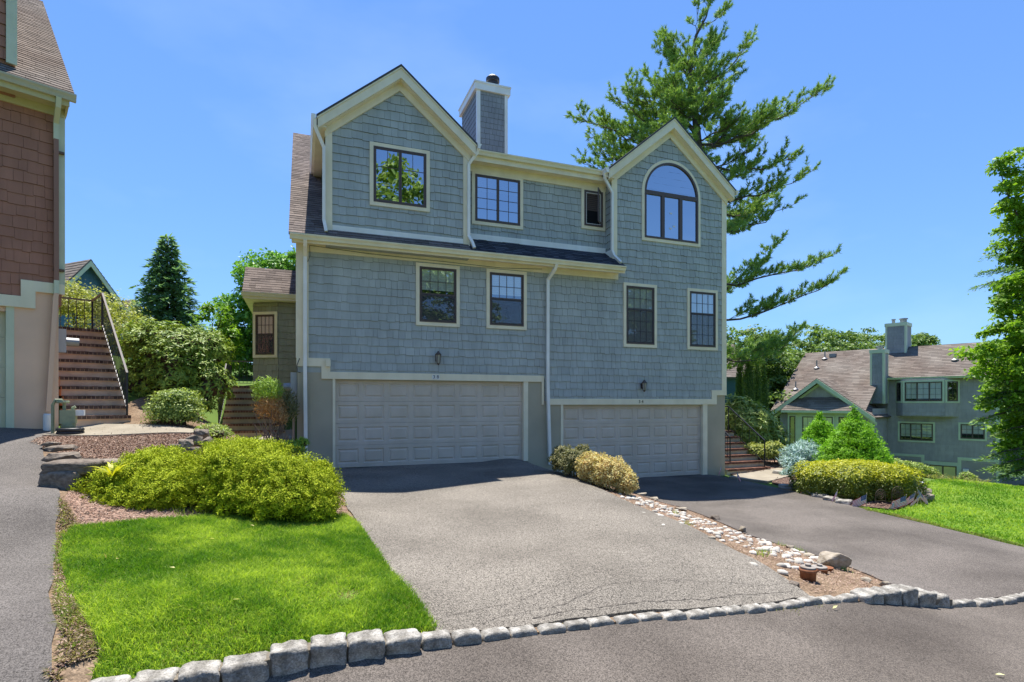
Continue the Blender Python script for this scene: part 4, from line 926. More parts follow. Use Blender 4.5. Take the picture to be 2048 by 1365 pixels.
# projecting bay of the main wall
bw = MB(); bw.vprism([(.5, 0), (.95, -.5), (3.1, -.5), (3.7, 0)], .72, 3.05)
bw.build('bay_wall', M['sid_far'], FH)
f = MB(); pf = plane((.95, -.5, 0), (1, 0, 0), (0, 0, 1)); shingles(f, [[(0, .75), (2.15, .75), (2.15, 1.55), (0, 1.55)]], pf, rng, cs, 0, (.2, .5), .012, .02)
l1, l2 = math.hypot(.45, .5), math.hypot(.6, .5)
shingles(f, [[(0, .75), (l1, .75), (l1, 1.55), (0, 1.55)]], plane((.5, 0, 0), (.45, -.5, 0), (0, 0, 1)), rng, cs, 0, (.2, .5), .012, .02)
shingles(f, [[(0, .75), (l2, .75), (l2, 1.55), (0, 1.55)]], plane((3.1, -.5, 0), (.6, .5, 0), (0, 0, 1)), rng, cs, 0, (.2, .5), .012, .02); f.build('bay_shingles', M['x_sid_far'], FH)
C3 = lambda c, r: [(0, .333, 0, 1, c, r), (.333, .667, 0, 1, c, r), (.667, 1, 0, 1, c, r)]
window(FH, .97, 3.08, 1.55, 2.95, -.5, C3(2, 3), cas=.1, trim='mintf', curtain='blind', drop=.8, glass='glass_lo')
window(FH, .0, l1, 1.55, 2.95, -.005, [(0, 1, 0, 1, 2, 3)], cas=.1, trim='mintf', glass='glass_lo', xf=lambda x, y, z: (.5 + x * .45 / l1 + y * .5 / l1, -x * .5 / l1 + y * .45 / l1, z))
window(FH, .0, l2, 1.55, 2.95, -.005, [(0, 1, 0, 1, 2, 3)], cas=.1, trim='mintf', glass='glass_lo', xf=lambda x, y, z: (3.1 + x * .6 / l2 - y * .5 / l2, -.5 + x * .5 / l2 + y * .6 / l2, z))
window(FH, .59, 2.52, -.92, .36, 0, C3(2, 3), cas=.1, trim='mintf', curtain='blind', drop=.7, glass='glass_lo')
window(FH, 3.66, 4.98, -.69, .38, 0, CAS2(2, 3), cas=.1, trim='mintf', curtain='blind', drop=.6, glass='glass_lo')
window(FH, 2.2, 3.62, -3.5, -2.24, 0, [(0, .5, 0, 1, 1, 1), (.5, 1, 0, 1, 1, 1)], cas=.04, trim='mintf', glass='glass')
f = MB(); f.box(3.9, 4.15, -.2, -.012, -2.55, -2.4); f.build('flood_lamp', M['trim_w'], FH)
def fchim(x0, x1, t0, t1, z0, z1, caps):
    mb = MB(); mb.box(x0, x1, t0, t1, z0, z1); o = mb.build('chimney', M['sid_chim'], FH)
    q = MB(); shingles(q, [[(x0 + .1, z0), (x1 - .1, z0), (x1 - .1, z1 - .2), (x0 + .1, z1 - .2)]], WP(t0), rng, .19, 0, (.15, .3), 0, .02); q.build('chimney_shingles', M['x_sid_chim'], o)
    q = MB(); q.box(x0 - .05, x1 + .05, t0 - .05, t1 + .05, z1 - .2, z1 + .03)
    for a in (x0 - .01, x1 - .1): q.box(a, a + .11, t0 - .03, t0 + .1, z0, z1 - .2)
    q.box(x1, x1 + .015, t0 + .1, t0 + .2, z0, z1 - .2); q.box(x1, x1 + .015, t1 - .1, t1, z0, z1 - .2)
    q.build('chimney_trim', M['mintf'], o)
    q = MB()
    for (x, y, r, h) in caps: q.lathe([(r, z1 + .03), (r, z1 + .03 + h * .7), (r * 1.35, z1 + .03 + h * .72), (r * 1.3, z1 + h)], (x, y, 0), 12)
    q.build('flue', M['metal'], o)
fchim(-.68, .1, -1.05, -.2, 1.5, 4.95, [(-.25, -.6, .16, .3)])
fchim(-.64, .55, 2.1, 3.3, 4.6, 6.95, [(-.3, 2.6, .1, .35), (.25, 2.7, .2, .35)])
for x, t in ((-4.6, .9), (-4.4, 1.9), (-5.2, -1.3), (3.3, 1.1)):
    z = 1.59 + 1.57 + .71 * (t + .4); f = MB(); f.tube([(x, t, z - .1), (x, t, z + .55)], .045, 8); f.lathe([(.22, 0), (.06, .12)], (x, t, z - .02), 10); f.build('vent_pipe', M['metal'], FH)
f = MB(); f.box(-4.15, -3.75, 2.0, 2.35, 4.9, 5.15); f.build('roof_vent', M['metal'], FH)

# ------------------------------------------------------------------ distant houses
def gable_house(name, P, deg, w, d, ze, zp, zb, wallm, roofm, trimm, label, front_t=0.0):
    o = empty(name, (P[0], P[1], 0), math.radians(deg)); tag(o, label, 'house')
    mb = MB(); mb.prism([(-w / 2, zb), (w / 2, zb), (w / 2, ze), (0, zp), (-w / 2, ze)], 0, d); mb.build('wall_shell', M[wallm], o)
    mb = MB(); shingles(mb, [[(-w / 2, zb), (w / 2, zb), (w / 2, ze), (-w / 2, ze)], [(-w / 2, ze), (w / 2, ze), (0, zp)]], WP(0), rng, .25, 0, (.3, .6), .01, .02); mb.build('wall', M['x_' + wallm], o)
    sl = (zp - ze) / (w / 2); mb = MB(); tr = MB()
    for s in (-1, 1):
        e = s * (w / 2 + .35); z = ze - .35 * sl
        L = math.hypot(e, zp - z); V = Vector((-e, 0, zp - z)).normalized()
        P_ = plane((e, -.4, z + .08), (0, 1, 0), V) if s > 0 else plane((e, d + .3, z + .08), (0, -1, 0), V)
        shingles(mb, [[(0, 0), (d + .7, 0), (d + .7, L), (0, L)]], P_, rng, .25, 0, (.4, .8), .02, .025, .004, .002)
        q = [(e, z), (0, zp), (0, zp + .08), (e, z + .08)]; mb.prism(q if s < 0 else q[::-1], -.4, d + .3)
        q = [(e, z - .3), (0, zp - .3), (0, zp), (e, z)]; tr.prism(q if s < 0 else q[::-1], -.42, -.36)
    mb.build('roof', M['x_' + roofm], o); tr.build('rake_board', M[trimm], o)
    return o
b1 = gable_house('blue_house', (-23.6, 30.6), 66, 5.0, 9, 6.2, 9.4, 1.5, 'sid_blue', 'roof_f', 'mint', 'blue gabled house with mint trim peeping over the shrubs behind the long steps')
q = MB(); q.lathe([(.25, 8.9), (.25, 9.35), (.4, 9.4), (.4, 9.5)], (0, 3, 0), 10); q.build('chimney', M['metal'], b1)
gable_house('small_blue_house', (-24.8, 36.0), 66, 3.6, 6, 6.2, 8.2, 2, 'sid_blue', 'roof_f', 'mint', 'lower blue gable with brown roof right of the first blue house, beside the spruce')
gable_house('teal_house', (16.1, 41), 90, 6, 8, 3.5, 5.8, -2, 'sid_teal', 'roof_f', 'mintf', 'teal house with pale brown roof half hidden behind the duplex and the arborvitae')
# ------------------------------------------------------------------ plant materials (base colours vary leaf by leaf; golden hedge sides also carry painted shade)
def leafm(name, c1, c2, rough=0.5, spec=0.3, trans=0.3, tint=0.2): return mat(name, (*c1, 1), rough, spec, col3=(*c2, 1), trans=trans, tint=tint)
M['l_pine'] = leafm('pine_needles', (0.105, 0.233, 0.083), (0.399, 0.538, 0.101), .6, .2, .2)
M['l_spruce'] = leafm('spruce_needles', (0.10, 0.20, 0.12), (0.23, 0.36, 0.19), .6, .2, .4)
M['l_spruce2'] = leafm('bright_spruce_needles', (0.093, 0.198, 0.058), (0.232, 0.348, 0.081), .6, .2, .2)
M['l_oak'] = leafm('deciduous_leaves', (0.101, 0.256, 0.048), (0.256, 0.480, 0.069))
M['l_wood'] = leafm('woodland_leaves', (0.100, 0.180, 0.048), (0.247, 0.349, 0.081))
M['l_maple'] = leafm('maple_leaves', (0.11, 0.23, 0.02), (0.26, 0.42, 0.035), .5, .25, .4)
M['l_rhodo'] = leafm('rhododendron_leaves', (0.085, 0.2, 0.03), (0.4, 0.48, 0.07), .5, .25, .2)
M['l_wispy'] = leafm('small_shrub_leaves', (0.197, 0.264, 0.055), (0.503, 0.503, 0.126))
M['l_round'] = leafm('shrub_leaves', (0.162, 0.260, 0.055), (0.434, 0.500, 0.130), .45, .35, .3)
M['l_jun'] = leafm('golden_juniper_sprays', (0.20, 0.29, 0.012), (0.46, 0.50, 0.025), .7, .1, .1)
M['l_yew'] = leafm('yew_sprays', (0.149, 0.298, 0.050), (0.397, 0.522, 0.074), .6, .2, .2)
M['l_brown'] = leafm('browned_foliage', (0.372, 0.198, 0.081), (0.620, 0.396, 0.174), .7, .2, .2)
M['l_dry'] = leafm('dry_tan_leaves', (0.558, 0.360, 0.128), (0.620, 0.620, 0.303), .7, .2, .25)
M['l_dkbush'] = leafm('dark_bush_leaves', (0.105, 0.140, 0.051), (0.303, 0.257, 0.117), .6, .25, .2)
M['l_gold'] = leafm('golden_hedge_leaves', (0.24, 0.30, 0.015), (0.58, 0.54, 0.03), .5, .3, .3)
M['l_goldg'] = leafm('green_shaded_hedge_leaves', (0.07, 0.12, 0.018), (0.2, 0.23, 0.03), .5, .3, .2)  # greener side leaves; the darker tone also paints shade on the hedge's flanks
M['l_alb'] = leafm('bright_green_needles', (0.151, 0.363, 0.016), (0.302, 0.564, 0.029), .6, .2, .25)
M['l_blue'] = leafm('silver_blue_needles', (0.239, 0.413, 0.370), (0.521, 0.620, 0.620), .6, .25, .15)
M['l_thuja'] = leafm('arborvitae_sprays', (0.075, 0.15, 0.035), (0.2, 0.27, 0.05), .6, .2, .2)
M['l_red'] = leafm('reddish_leaves', (0.186, 0.070, 0.046), (0.310, 0.155, 0.078))
M['bark'] = mat('grey_brown_bark', (0.085, 0.068, 0.055, 1), 0.95, 0.1, col2=(0.14, 0.12, 0.1, 1), nscale=9, bump=0.6, bscale=25)
M['twig'] = mat('brown_twigs', (0.075, 0.05, 0.035, 1), 0.95, 0.1, col2=(0.13, 0.095, 0.07, 1), nscale=12)
M['twig_l'] = mat('pale_twigs', (0.2, 0.15, 0.11, 1), 0.9, 0.1, col2=(0.28, 0.23, 0.18, 1), nscale=12)

def sph(n, rng, up=None):
    d = unit(rng.normal(size=(n, 3)))
    return d
def stem_mesh(paths): 
    mb = MB()
    for p, r in paths: mb.tube(p, r, 6)
    return mb
def curve(a, b, sag=0.0, n=5, jit=0.0, rng=random):
    a, b = Vector(a), Vector(b); out = []
    for i in range(n + 1):
        t = i / n; p = a.lerp(b, t); p.z += sag * math.sin(math.pi * t)
        if 0 < i < n and jit: p += Vector((rng.uniform(-jit, jit), rng.uniform(-jit, jit), rng.uniform(-jit, jit)))
        out.append(p)
    return out

def broadleaf(name, label, cat, pos, h, blobs, nclump, per, leaf, m, seed, group=None, clump_r=0.55, trunk_r=0.18, bark='bark', shell=0.5, crown_name='crown', flat=0.6, limbs=14):
    """tree: blobs = [(dx,dy,z,rx,ry,rz)] relative to the trunk foot; leaf clumps scattered through them"""
    rng = np.random.default_rng(seed); rr = random.Random(seed)
    o = empty(name, pos); tag(o, label, cat, group)
    vol = np.array([b[3] * b[4] * b[5] for b in blobs]) ** 0.67; vol /= vol.sum()
    C = []
    for b, f in zip(blobs, vol):
        k = max(3, int(nclump * f)); d = sph(k, rng); r = shell + (1 - shell) * rng.random(k) ** 0.5
        C.append(np.array(b[:3]) + d * np.array(b[3:]) * r[:, None])
    C = np.concatenate(C); n = len(C)
    sz = clump_r * rng.uniform(0.55, 1.25, n)
    idx = np.repeat(np.arange(n), per); d = sph(len(idx), rng); d[:, 2] = np.abs(d[:, 2]) * 0.9 - 0.25; d = unit(d)
    P = C[idx] + d * np.array([1, 1, flat]) * (sz[idx] * rng.uniform(0.35, 1.0, len(idx)))[:, None]
    N = d * 0.6 + np.array([0, 0, 0.7]) + rng.normal(size=P.shape) * 0.55
    V, F, t = leaves(P, N, rng.normal(size=P.shape), leaf * rng.uniform(.7, 1.25, len(P)), leaf * .62 * rng.uniform(.7, 1.2, len(P)), rng)
    ct = rng.random(n); t = np.clip(t * 0.55 + np.repeat(ct[idx], 4) * 0.45, 0, 1)
    npmesh(crown_name, V, F, m, o, t)
    mb = MB(); top = max(b[2] for b in blobs)
    mb.tube(curve((0, 0, -.3), (rr.uniform(-.2, .2), 0, top), 0, 6, trunk_r * .4, rr), [trunk_r * (1.15 - .95 * i / 6) for i in range(7)], 8)
    for k in rng.choice(n, min(limbs, n), replace=False):
        z0 = max(.2 * h, C[k][2] * rr.uniform(.35, .75)); mb.tube(curve((0, 0, z0), C[k], .25, 4, .12, rr), [trunk_r * .42, trunk_r * .3, trunk_r * .22, trunk_r * .14, trunk_r * .06], 5)
    mb.build('trunk', M[bark], o, True); return o

def shrub(name, label, pos, blobs, n, leaf, m, seed, kind='leaf', cat='shrub', group=None, aspect=.5, lump=0.14, lumpf=2.2, core=0.8, up=0.5, twig='twig', tuft=1, box=2.0, mats=None, stems=6, shell=(0.82, 1.02), low=-0.55, parts=True, bare=0.0, topcut=None):
    """clipped or natural shrub: leaves or sprays over lumpy blobs around a twiggy core"""
    rng = np.random.default_rng(seed); rr = random.Random(seed)
    o = empty(name, pos); tag(o, label, cat, group)
    area = np.array([(b[3] * b[4] + b[3] * b[5] + b[4] * b[5]) for b in blobs]); area = area / area.sum()
    sets = {}
    off = Vector((seed * 2.1, seed * .7, 0))
    for b, f in zip(blobs, area):
        k = int(n * f); d = sph(int(k * 1.35) + 4, rng); d = d[d[:, 2] > low][:k]
        if box != 2.0:
            s = (np.abs(d) ** box).sum(1) ** (-1 / box); q = d * s[:, None]
        else: q = d
        ln = np.array([noise.noise(Vector(v) * lumpf + off + Vector(b[:3])) for v in q * np.array(b[3:6]) / max(b[3:6])])
        if bare: keep = (rng.random(len(q)) > bare * (ln < -.08)); q, d, ln = q[keep], d[keep], ln[keep]
        r = rng.uniform(shell[0], shell[1], len(q)) * (1 + lump * 2 * ln)
        P = np.array(b[:3]) + q * np.array(b[3:6]) * r[:, None]
        if topcut is not None: P[:, 2] = np.minimum(P[:, 2], topcut + rng.normal(size=len(P)) * .03)
        # keep what is not buried inside another blob
        ok = np.ones(len(P), bool)
        for c in blobs:
            if c is b: continue
            ok &= (((P - np.array(c[:3])) / np.array(c[3:6])) ** 2).sum(1) > 0.6
        P, d, ln = P[ok], d[ok], ln[ok]
        nr = unit(d / np.array(b[3:6]))
        key = b[6] if len(b) > 6 else 0
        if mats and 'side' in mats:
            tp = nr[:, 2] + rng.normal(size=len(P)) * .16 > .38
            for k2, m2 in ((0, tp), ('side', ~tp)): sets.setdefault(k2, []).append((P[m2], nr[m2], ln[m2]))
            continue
        sets.setdefault(key, []).append((P, nr, ln))
    mats = mats or {0: m}
    for key, L in sets.items():
        P = np.concatenate([x[0] for x in L]); nr = np.concatenate([x[1] for x in L]); ln = np.concatenate([x[2] for x in L])
        if tuft > 1:
            P = np.repeat(P, tuft, 0); nr = np.repeat(nr, tuft, 0); ln = np.repeat(ln, tuft)
        rnd = rng.normal(size=P.shape)
        L_ = leaf * rng.uniform(.65, 1.3, len(P))
        if kind == 'leaf':
            N = nr * .7 + np.array([0, 0, up]) + rnd * .5
            V, F, t = leaves(P, N, rng.normal(size=P.shape) + nr * .4, L_, L_ * aspect, rng, .12)
        elif kind == 'whorl':      # leaves radiating from a shoot tip
            sp = unit(nr + np.array([0, 0, up * 1.2])); A = unit(np.cross(sp, rnd)) + sp * .12
            N = sp + rng.normal(size=P.shape) * .25
            V, F, t = leaves(P, N, A, L_, L_ * aspect, rng, .1)
        else:                      # upright feathery sprays
            A = nr * .9 + np.array([0, 0, up]) + rnd * .42
            V, F, t = leaves(P, nr * .9 + np.array([0, 0, .25]) + rng.normal(size=P.shape) * .55, A, L_, L_ * aspect, rng, .1)
        t = np.clip(t * .6 + np.repeat(np.clip(.5 + rng.normal(size=len(P)) * .2, 0, 1), 4) * .4, 0, 1)
        npmesh('foliage', V, F, mats[key], o, t)
    if core:
        mb = bmesh.new()
        for b in blobs:
            r = bmesh.ops.create_icosphere(mb, subdivisions=3, radius=1)
            for v in r['verts']:
                q = v.co.copy()
                if box != 2.0: q = q * ((abs(q.x) ** box + abs(q.y) ** box + abs(q.z) ** box) ** (-1 / box))
                k = core * (1 + lump * 2 * noise.noise(Vector((q.x * b[3], q.y * b[4], q.z * b[5])) / max(b[3:6]) * lumpf + off + Vector(b[:3]))) + .04 * noise.noise(q * 9)
                v.co = Vector((b[0] + q.x * b[3] * k, b[1] + q.y * b[4] * k, b[2] + max(q.z, -.75) * b[5] * k))
        me = bpy.data.meshes.new('twigs'); mb.to_mesh(me); mb.free(); me.materials.append(mats[0] if core >= .72 else M[twig]); me.attributes.new('tint', 'FLOAT', 'POINT'); link('inner_foliage' if core >= .72 else 'twigs', me, o)
    if stems:
        s = MB()
        for k in range(stems):
            b = blobs[k % len(blobs)]; x, y = b[0] + rr.uniform(-.4, .4) * b[3], b[1] + rr.uniform(-.4, .4) * b[4]
            s.tube(curve((x * .6, y * .6, -.15), (x, y, b[2]), 0, 3, .03, rr), [.028, .022, .016, .01], 5)
        s.build('stem', M[twig], o)
    return o

def conifer(name, label, pos, h, r, m, seed, layers=22, per=15, sprays=34, sl=.22, sw=.07, droop=.25, z0=.06, cat='tree', group=None, curve_p=.85, trunk_r=.14, narrow=1.0):
    """spire of whorled boughs carrying flat needle sprays"""
    rng = np.random.default_rng(seed); rr = random.Random(seed); o = empty(name, pos); tag(o, label, cat, group)
    P, A, Nn = [], [], []; br = MB()
    for i in range(layers):
        f = z0 + (1 - z0) * (i + .2) / layers; z = f * h; R = r * (1 - f) ** curve_p * rr.uniform(.82, 1.12) + .04
        k = max(4, int(per * (1 - f) ** .5 + 2)); a0 = rr.random() * 6.28
        for j in range(k):
            a = a0 + 6.283 * j / k + rr.uniform(-.25, .25); L = R * rr.uniform(.72, 1.15); up = rr.uniform(-.05, .12) + .25 * f
            s = np.sort(rng.random(max(5, int(sprays * (L / r + .15)))) ** .7)
            dx, dy = math.cos(a), math.sin(a)
            zz = z + up * L * s - droop * L * s ** 2
            base = np.stack([dx * L * s, dy * L * s, zz], 1)
            side = np.where(rng.random(len(s)) < .5, 1, -1)[:, None] * np.array([-dy, dx, 0])[None]
            ax = np.array([dx, dy, -.15])[None] * .8 + side * rng.uniform(.2, 1.1, len(s))[:, None] + np.array([0, 0, 1.])[None] * rng.normal(size=len(s))[:, None] * .25 + np.array([0, 0, -.12])
            P.append(base); A.append(ax); Nn.append(np.tile([[0, 0, 1.0]], (len(s), 1)) + rng.normal(size=(len(s), 3)) * .35)
            if j % 3 == 0: br.tube([(0, 0, z), (dx * L * .5, dy * L * .5, z + up * L * .5 - droop * L * .25), (dx * L * .9, dy * L * .9, z + up * L * .9 - droop * L * .81)], [.03, .018, .006], 4)
    P, A, Nn = np.concatenate(P), np.concatenate(A), np.concatenate(Nn)
    V, F, t = leaves(P, Nn, A, sl * rng.uniform(.6, 1.3, len(P)), sw * rng.uniform(.7, 1.3, len(P)), rng, .12)
    npmesh('crown', V, F, m, o, t)
    br.tube([(0, 0, -.3), (0, 0, h * .5), (0, 0, h * .99)], [trunk_r, trunk_r * .6, .015], 7); br.build('trunk', M['bark'], o, True); return o

gz = lambda x, y: (x, y, g(x, y))
def og(px, py): p = on_ground(px, py); return gz(*p)

# ------------------------------------------------------------------ the white pine behind the duplex
def white_pine():
    rng = np.random.default_rng(77); rr = random.Random(77); Y0 = 27.0; X0 = (1398 - 1024) / 1103 * Y0
    o = empty('pine_tree', (X0, Y0, 0)); tag(o, 'tall open white pine with long bare-stemmed branches rising behind the right gable', 'tree')
    loc = lambda px, py, dy=0.0: Vector(((px - 1024) / 1103 * (Y0 + dy) - X0, dy, EYE + (805 - py) / 1103 * (Y0 + dy)))
    tr = MB()
    tr.tube([(0, 0, 0), loc(1400, 560), loc(1399, 420), loc(1396, 290), loc(1388, 200), loc(1380, 130), loc(1393, 70), loc(1412, 35), loc(1424, -8)], [.3, .25, .23, .19, .15, .11, .07, .04, .015], 8)
    # (px, py at the trunk, px, py at the tip, depth of the tip, density)
    B = [(1396, 300, 1648, 182, -1, 1.25), (1396, 300, 1560, 205, 1.5, 1.1), (1397, 330, 1585, 318, -1.5, 1), (1398, 350, 1618, 340, 0, .0), (1399, 400, 1612, 348, -.5, 1.1), (1399, 430, 1545, 395, 2, 1), (1400, 470, 1580, 415, -1, .9),
         (1400, 480, 1520, 400, 1.5, .9), (1400, 560, 1664, 512, -.5, 1), (1400, 590, 1560, 480, 1.5, .9), (1400, 640, 1668, 560, -1, 1.1), (1400, 700, 1600, 660, .5, 1.0), (1400, 720, 1575, 690, -1.5, 1.1), (1400, 740, 1520, 690, 1, 1),
         (1395, 270, 1240, 130, 1, 0), (1395, 270, 1290, 150, 1, 1.1), (1396, 290, 1222, 195, 0, 1.1), (1396, 300, 1150, 235, -1, 1.1), (1397, 330, 1160, 320, .5, 1.0), (1397, 340, 1200, 300, -1.5, 1.1), (1396, 310, 1180, 275, 1.5, 1.1),
         (1392, 240, 1330, 90, .5, 1.0), (1390, 215, 1270, 195, -1.2, 1.0), (1388, 190, 1498, 90, .3, 1.0), (1388, 200, 1470, 150, -1.2, 1.0), (1384, 170, 1325, 75, 1, 1), (1382, 140, 1345, 80, -.5, .9), (1382, 140, 1440, 70, .6, 1.0), (1390, 80, 1395, 10, -.3, .9), (1404, 50, 1447, 30, .3, .9), (1404, 45, 1424, -12, 0, .8),
         (1392, 240, 1340, 200, -2.4, 1.1), (1393, 250, 1450, 180, -2.2, 1.1), (1395, 280, 1480, 235, -2.6, 1.1), (1396, 300, 1330, 250, -2.8, 1.1), (1394, 260, 1410, 210, -2.6, 1.2), (1396, 290, 1520, 250, 1, 1.1), (1397, 340, 1500, 300, -2, 1.1), (1390, 220, 1420, 140, 1.6, 1.1), (1388, 190, 1370, 120, -1.6, 1.0), (1396, 300, 1260, 240, 2, 1.1), (1396, 310, 1300, 280, -2, 1.0), (1398, 380, 1480, 350, -2, 1), (1400, 450, 1500, 440, 1, 1), (1397, 340, 1245, 330, 1.5, 1.0), (1396, 300, 1205, 255, .8, 1.1), (1396, 290, 1255, 175, -.6, 1.1), (1397, 320, 1190, 300, 1.8, 1.1), (1395, 270, 1310, 165, 1.4, 1.1), (1390, 230, 1345, 160, -1.8, 1.1), (1392, 240, 1440, 200, 1.8, 1.1), (1388, 190, 1420, 110, -.9, 1.1), (1385, 170, 1350, 110, 1.2, 1.1), (1396, 310, 1440, 250, 2.2, 1.1), (1384, 150, 1410, 85, 1.0, 1.1)]
    TP, TD = [], []
    for (ax, ay, bx, by, dy, dens) in B:
        if dens == 0: continue
        a, b = loc(ax, ay), loc(bx, by, dy); L = (b - a).length
        sag = -.09 * L if by > 240 else -.05 * L
        path = curve(a, b, sag, 7, .035 * L, rr); tr.tube(path, [max(.012, .07 * (1 - i / 7.4) * min(1, L / 4)) for i in range(8)], 5)
        nt = max(4, int(L * 2.7 * dens + 2))
        for k in range(nt):
            f = .16 + .84 * ((k + rr.random()) / nt); j = min(6, int(f * 7)); p = path[j].lerp(path[j + 1], f * 7 - j); d = (path[j + 1] - path[j]).normalized()
            sd = 1 if k % 2 else -1; side = d.cross(Vector((0, 0, 1))).normalized() * sd
            tl = (2.1 - 1.45 * f) * rr.uniform(.45, 1.1) * min(1.0, L / 5 + .3)
            q = p + (d * .8 + side * rr.uniform(.3, 1.0) + Vector((0, 0, rr.uniform(-.1, .55)))).normalized() * tl
            mid = p.lerp(q, .5) - Vector((0, 0, .06 * tl)); tr.tube([p, mid, q], [.018, .012, .005], 3)
            m2 = max(2, int(tl * 6.5))
            for u in range(m2):
                e_ = .22 + .78 * (u + rr.random()) / m2; c_ = p.lerp(mid, e_ * 2) if e_ < .5 else mid.lerp(q, e_ * 2 - 1); s3 = (q - p).normalized().cross(Vector((0, 0, 1))).normalized() * (1 if u % 2 else -1)
                w_ = ((q - p).normalized() * .7 + s3 * rr.uniform(.2, .9) + Vector((0, 0, rr.uniform(.1, 1.0)))).normalized() * rr.uniform(.18, .5)
                tr.tube([c_, c_ + w_], [.006, .004], 3)
                for z_ in (.45, .75, 1.0): TP.append(c_ + w_ * z_); TD.append(w_.normalized())
            TP.append(q); TD.append((q - p).normalized())
        TP.append(b); TD.append((b - a).normalized())
    TP = np.array([tuple(v) for v in TP]); TD = np.array([tuple(v) for v in TD]); k = 15
    C = np.repeat(TP, k, 0); A = unit(np.repeat(TD, k, 0)) * .8 + rng.normal(size=C.shape) * .5
    V, F, t = needles(C + rng.normal(size=C.shape) * .025, A, rng.uniform(.12, .23, len(C)), .036, rng)
    t = np.clip(t * .5 + np.repeat(np.repeat(rng.random(len(TP)), k), 3) * .5, 0, 1)
    npmesh('crown', V, F, M['l_pine'], o, t); tr.build('trunk', M['bark'], o, True)
white_pine()

# ------------------------------------------------------------------ trees
def at(px, Y, dz=0): x = (px - 1024) / 1103 * Y; return (x, Y, g(x, Y) + dz)
def ztop(py, Y): return EYE + (805 - py) / 1103 * Y
Y = 28; p = at(335, Y); conifer('spruce_tree', 'dense dark spruce with a broad spire behind the rhododendron', p, ztop(470, Y) - p[2], 2.55, M['l_spruce'], 5, layers=34, per=19, sprays=56, sl=.32, sw=.11, droop=.42, z0=.02, curve_p=.82)
Y = 27; p = at(545, Y); hT = ztop(500, Y) - p[2]
broadleaf('broadleaf_tree', 'leafy green deciduous tree behind the duplex side bay', 'tree', p, hT, [(-1.0, 0, hT * .42, 1.5, 1.8, hT * .3), (.2, 0, hT * .7, 1.7, 1.9, hT * .3), (-1.2, 0, hT * .2, 1.1, 1.4, hT * .2), (1.4, .4, hT * .72, 1.6, 1.8, hT * .27), (1.2, 0, hT * .4, 2, 2, hT * .35)], 520, 80, .19, M['l_oak'], 31, clump_r=.6)
Y = 24; p = at(432, Y); hT = ztop(605, Y) - p[2]
broadleaf('small_tree', 'small pale green tree between the spruce and the leafy tree', 'tree', p, hT, [(0, 0, hT * .72, .55, .6, hT * .3), (.5, 0, hT * .35, .7, .7, hT * .35), (-.4, 0, hT * .4, .6, .7, hT * .3)], 90, 60, .15, M['l_maple'], 32, clump_r=.34, trunk_r=.06)
# woodland right of the duplex
fw = [(1470, 44, 650, 4.0, 'dark crown hanging just right of the duplex corner beyond the pine boughs'), (1530, 46, 690, 4.4, 'shaded woodland tree behind the tall arborvitae'), (1600, 52, 662, 4.6, 'woodland tree at the left end of the far brown roof'), (1645, 54, 648, 4.6, 'rounded woodland tree crown left of the big far chimney'), (1700, 56, 655, 4.4, 'woodland tree crown just left of the small far chimney'), (1748, 58, 660, 3.8, 'woodland crown touching the big far chimney'), (1565, 42, 760, 4.0, 'low shaded tree against the left edge of the far roof'), (1842, 62, 670, 1.5, 'tiny light treetop peeping over the far ridge'), (1500, 50, 668, 4.0, 'woodland tree with pale leaves above the teal roof')]
for i, (px, Y, py, r, lab) in enumerate(fw):
    x, y, z = at(px, Y); zt = ztop(py, Y) - z; r2 = r * .72
    bl = [(0, 0, zt - r * .9, r, r, r * .9), (-r * .5, -.6, zt * .5, r2, r2, zt * .35), (r * .5, -.6, zt * .45, r2, r2, zt * .35), (0, -1, zt * .3, r * .9, r2, zt * .28)]
    broadleaf('woodland_tree', lab, 'tree', (x, y, z), zt, bl, 260, 80, .3, M['l_wood'], 50 + i, 'woodland trees behind the far house', clump_r=.8, trunk_r=.2, limbs=8)
# arborvitae
for i, (px, py, w, lab) in enumerate([(1497, 708, .62, 'tallest slim dark arborvitae, second from the left of its row'), (1480, 722, .45, 'leftmost slim arborvitae beside the duplex corner'), (1513, 722, .5, 'narrow arborvitae third from the left of its row'), (1526, 716, .55, 'rightmost slim arborvitae of the row')]):
    Y = 27 + .6 * i; x, y, z = at(px, Y); zt = ztop(py, Y)
    shrub('arborvitae_tree', lab, (x, y, z), [(0, 0, (zt - z) * .5, w * .5, w * .5, (zt - z) * .5), (0, 0, (zt - z) * .3, w * .62, w * .62, (zt - z) * .34)], 9000, .1, M['l_thuja'], 90 + i, kind='spray', cat='tree', group='row of arborvitae', aspect=.35, lump=.1, lumpf=5, up=1.3, low=-.9, stems=1)
# maple and spruce on the right edge
Y = 17.5; x = (2110 - 1024) / 1103 * Y; z = g(x, Y)
BL = []
for (px, py, rx, rz, dy) in [(2056, 385, .7, 1.0, 0), (2085, 470, 1.1, 1.1, .5), (2048, 560, .45, .45, -.6), (2052, 640, .7, .65, .3), (2006, 668, .55, .3, -.5), (1962, 702, .5, .17, -.8), (2018, 610, .3, .25, -.4), (2030, 455, .3, .35, .2), (1990, 812, .35, .2, -.3), (2040, 720, .85, .5, .2), (2004, 738, .6, .34, -.8), (2048, 800, .8, .6, 0), (2016, 790, .5, .36, -.6), (2052, 860, .7, .5, .2), (2100, 600, 1.2, 2.2, 0.6), (2100, 760, 1.1, 1.5, .8), (2035, 905, .5, .35, 0), (2025, 330, .3, .3, 0)]:
    BL.append(((px - 1024) / 1103 * (Y + dy) - x, dy, ztop(py, Y + dy) - z, rx, .9 * rx + .2, rz))
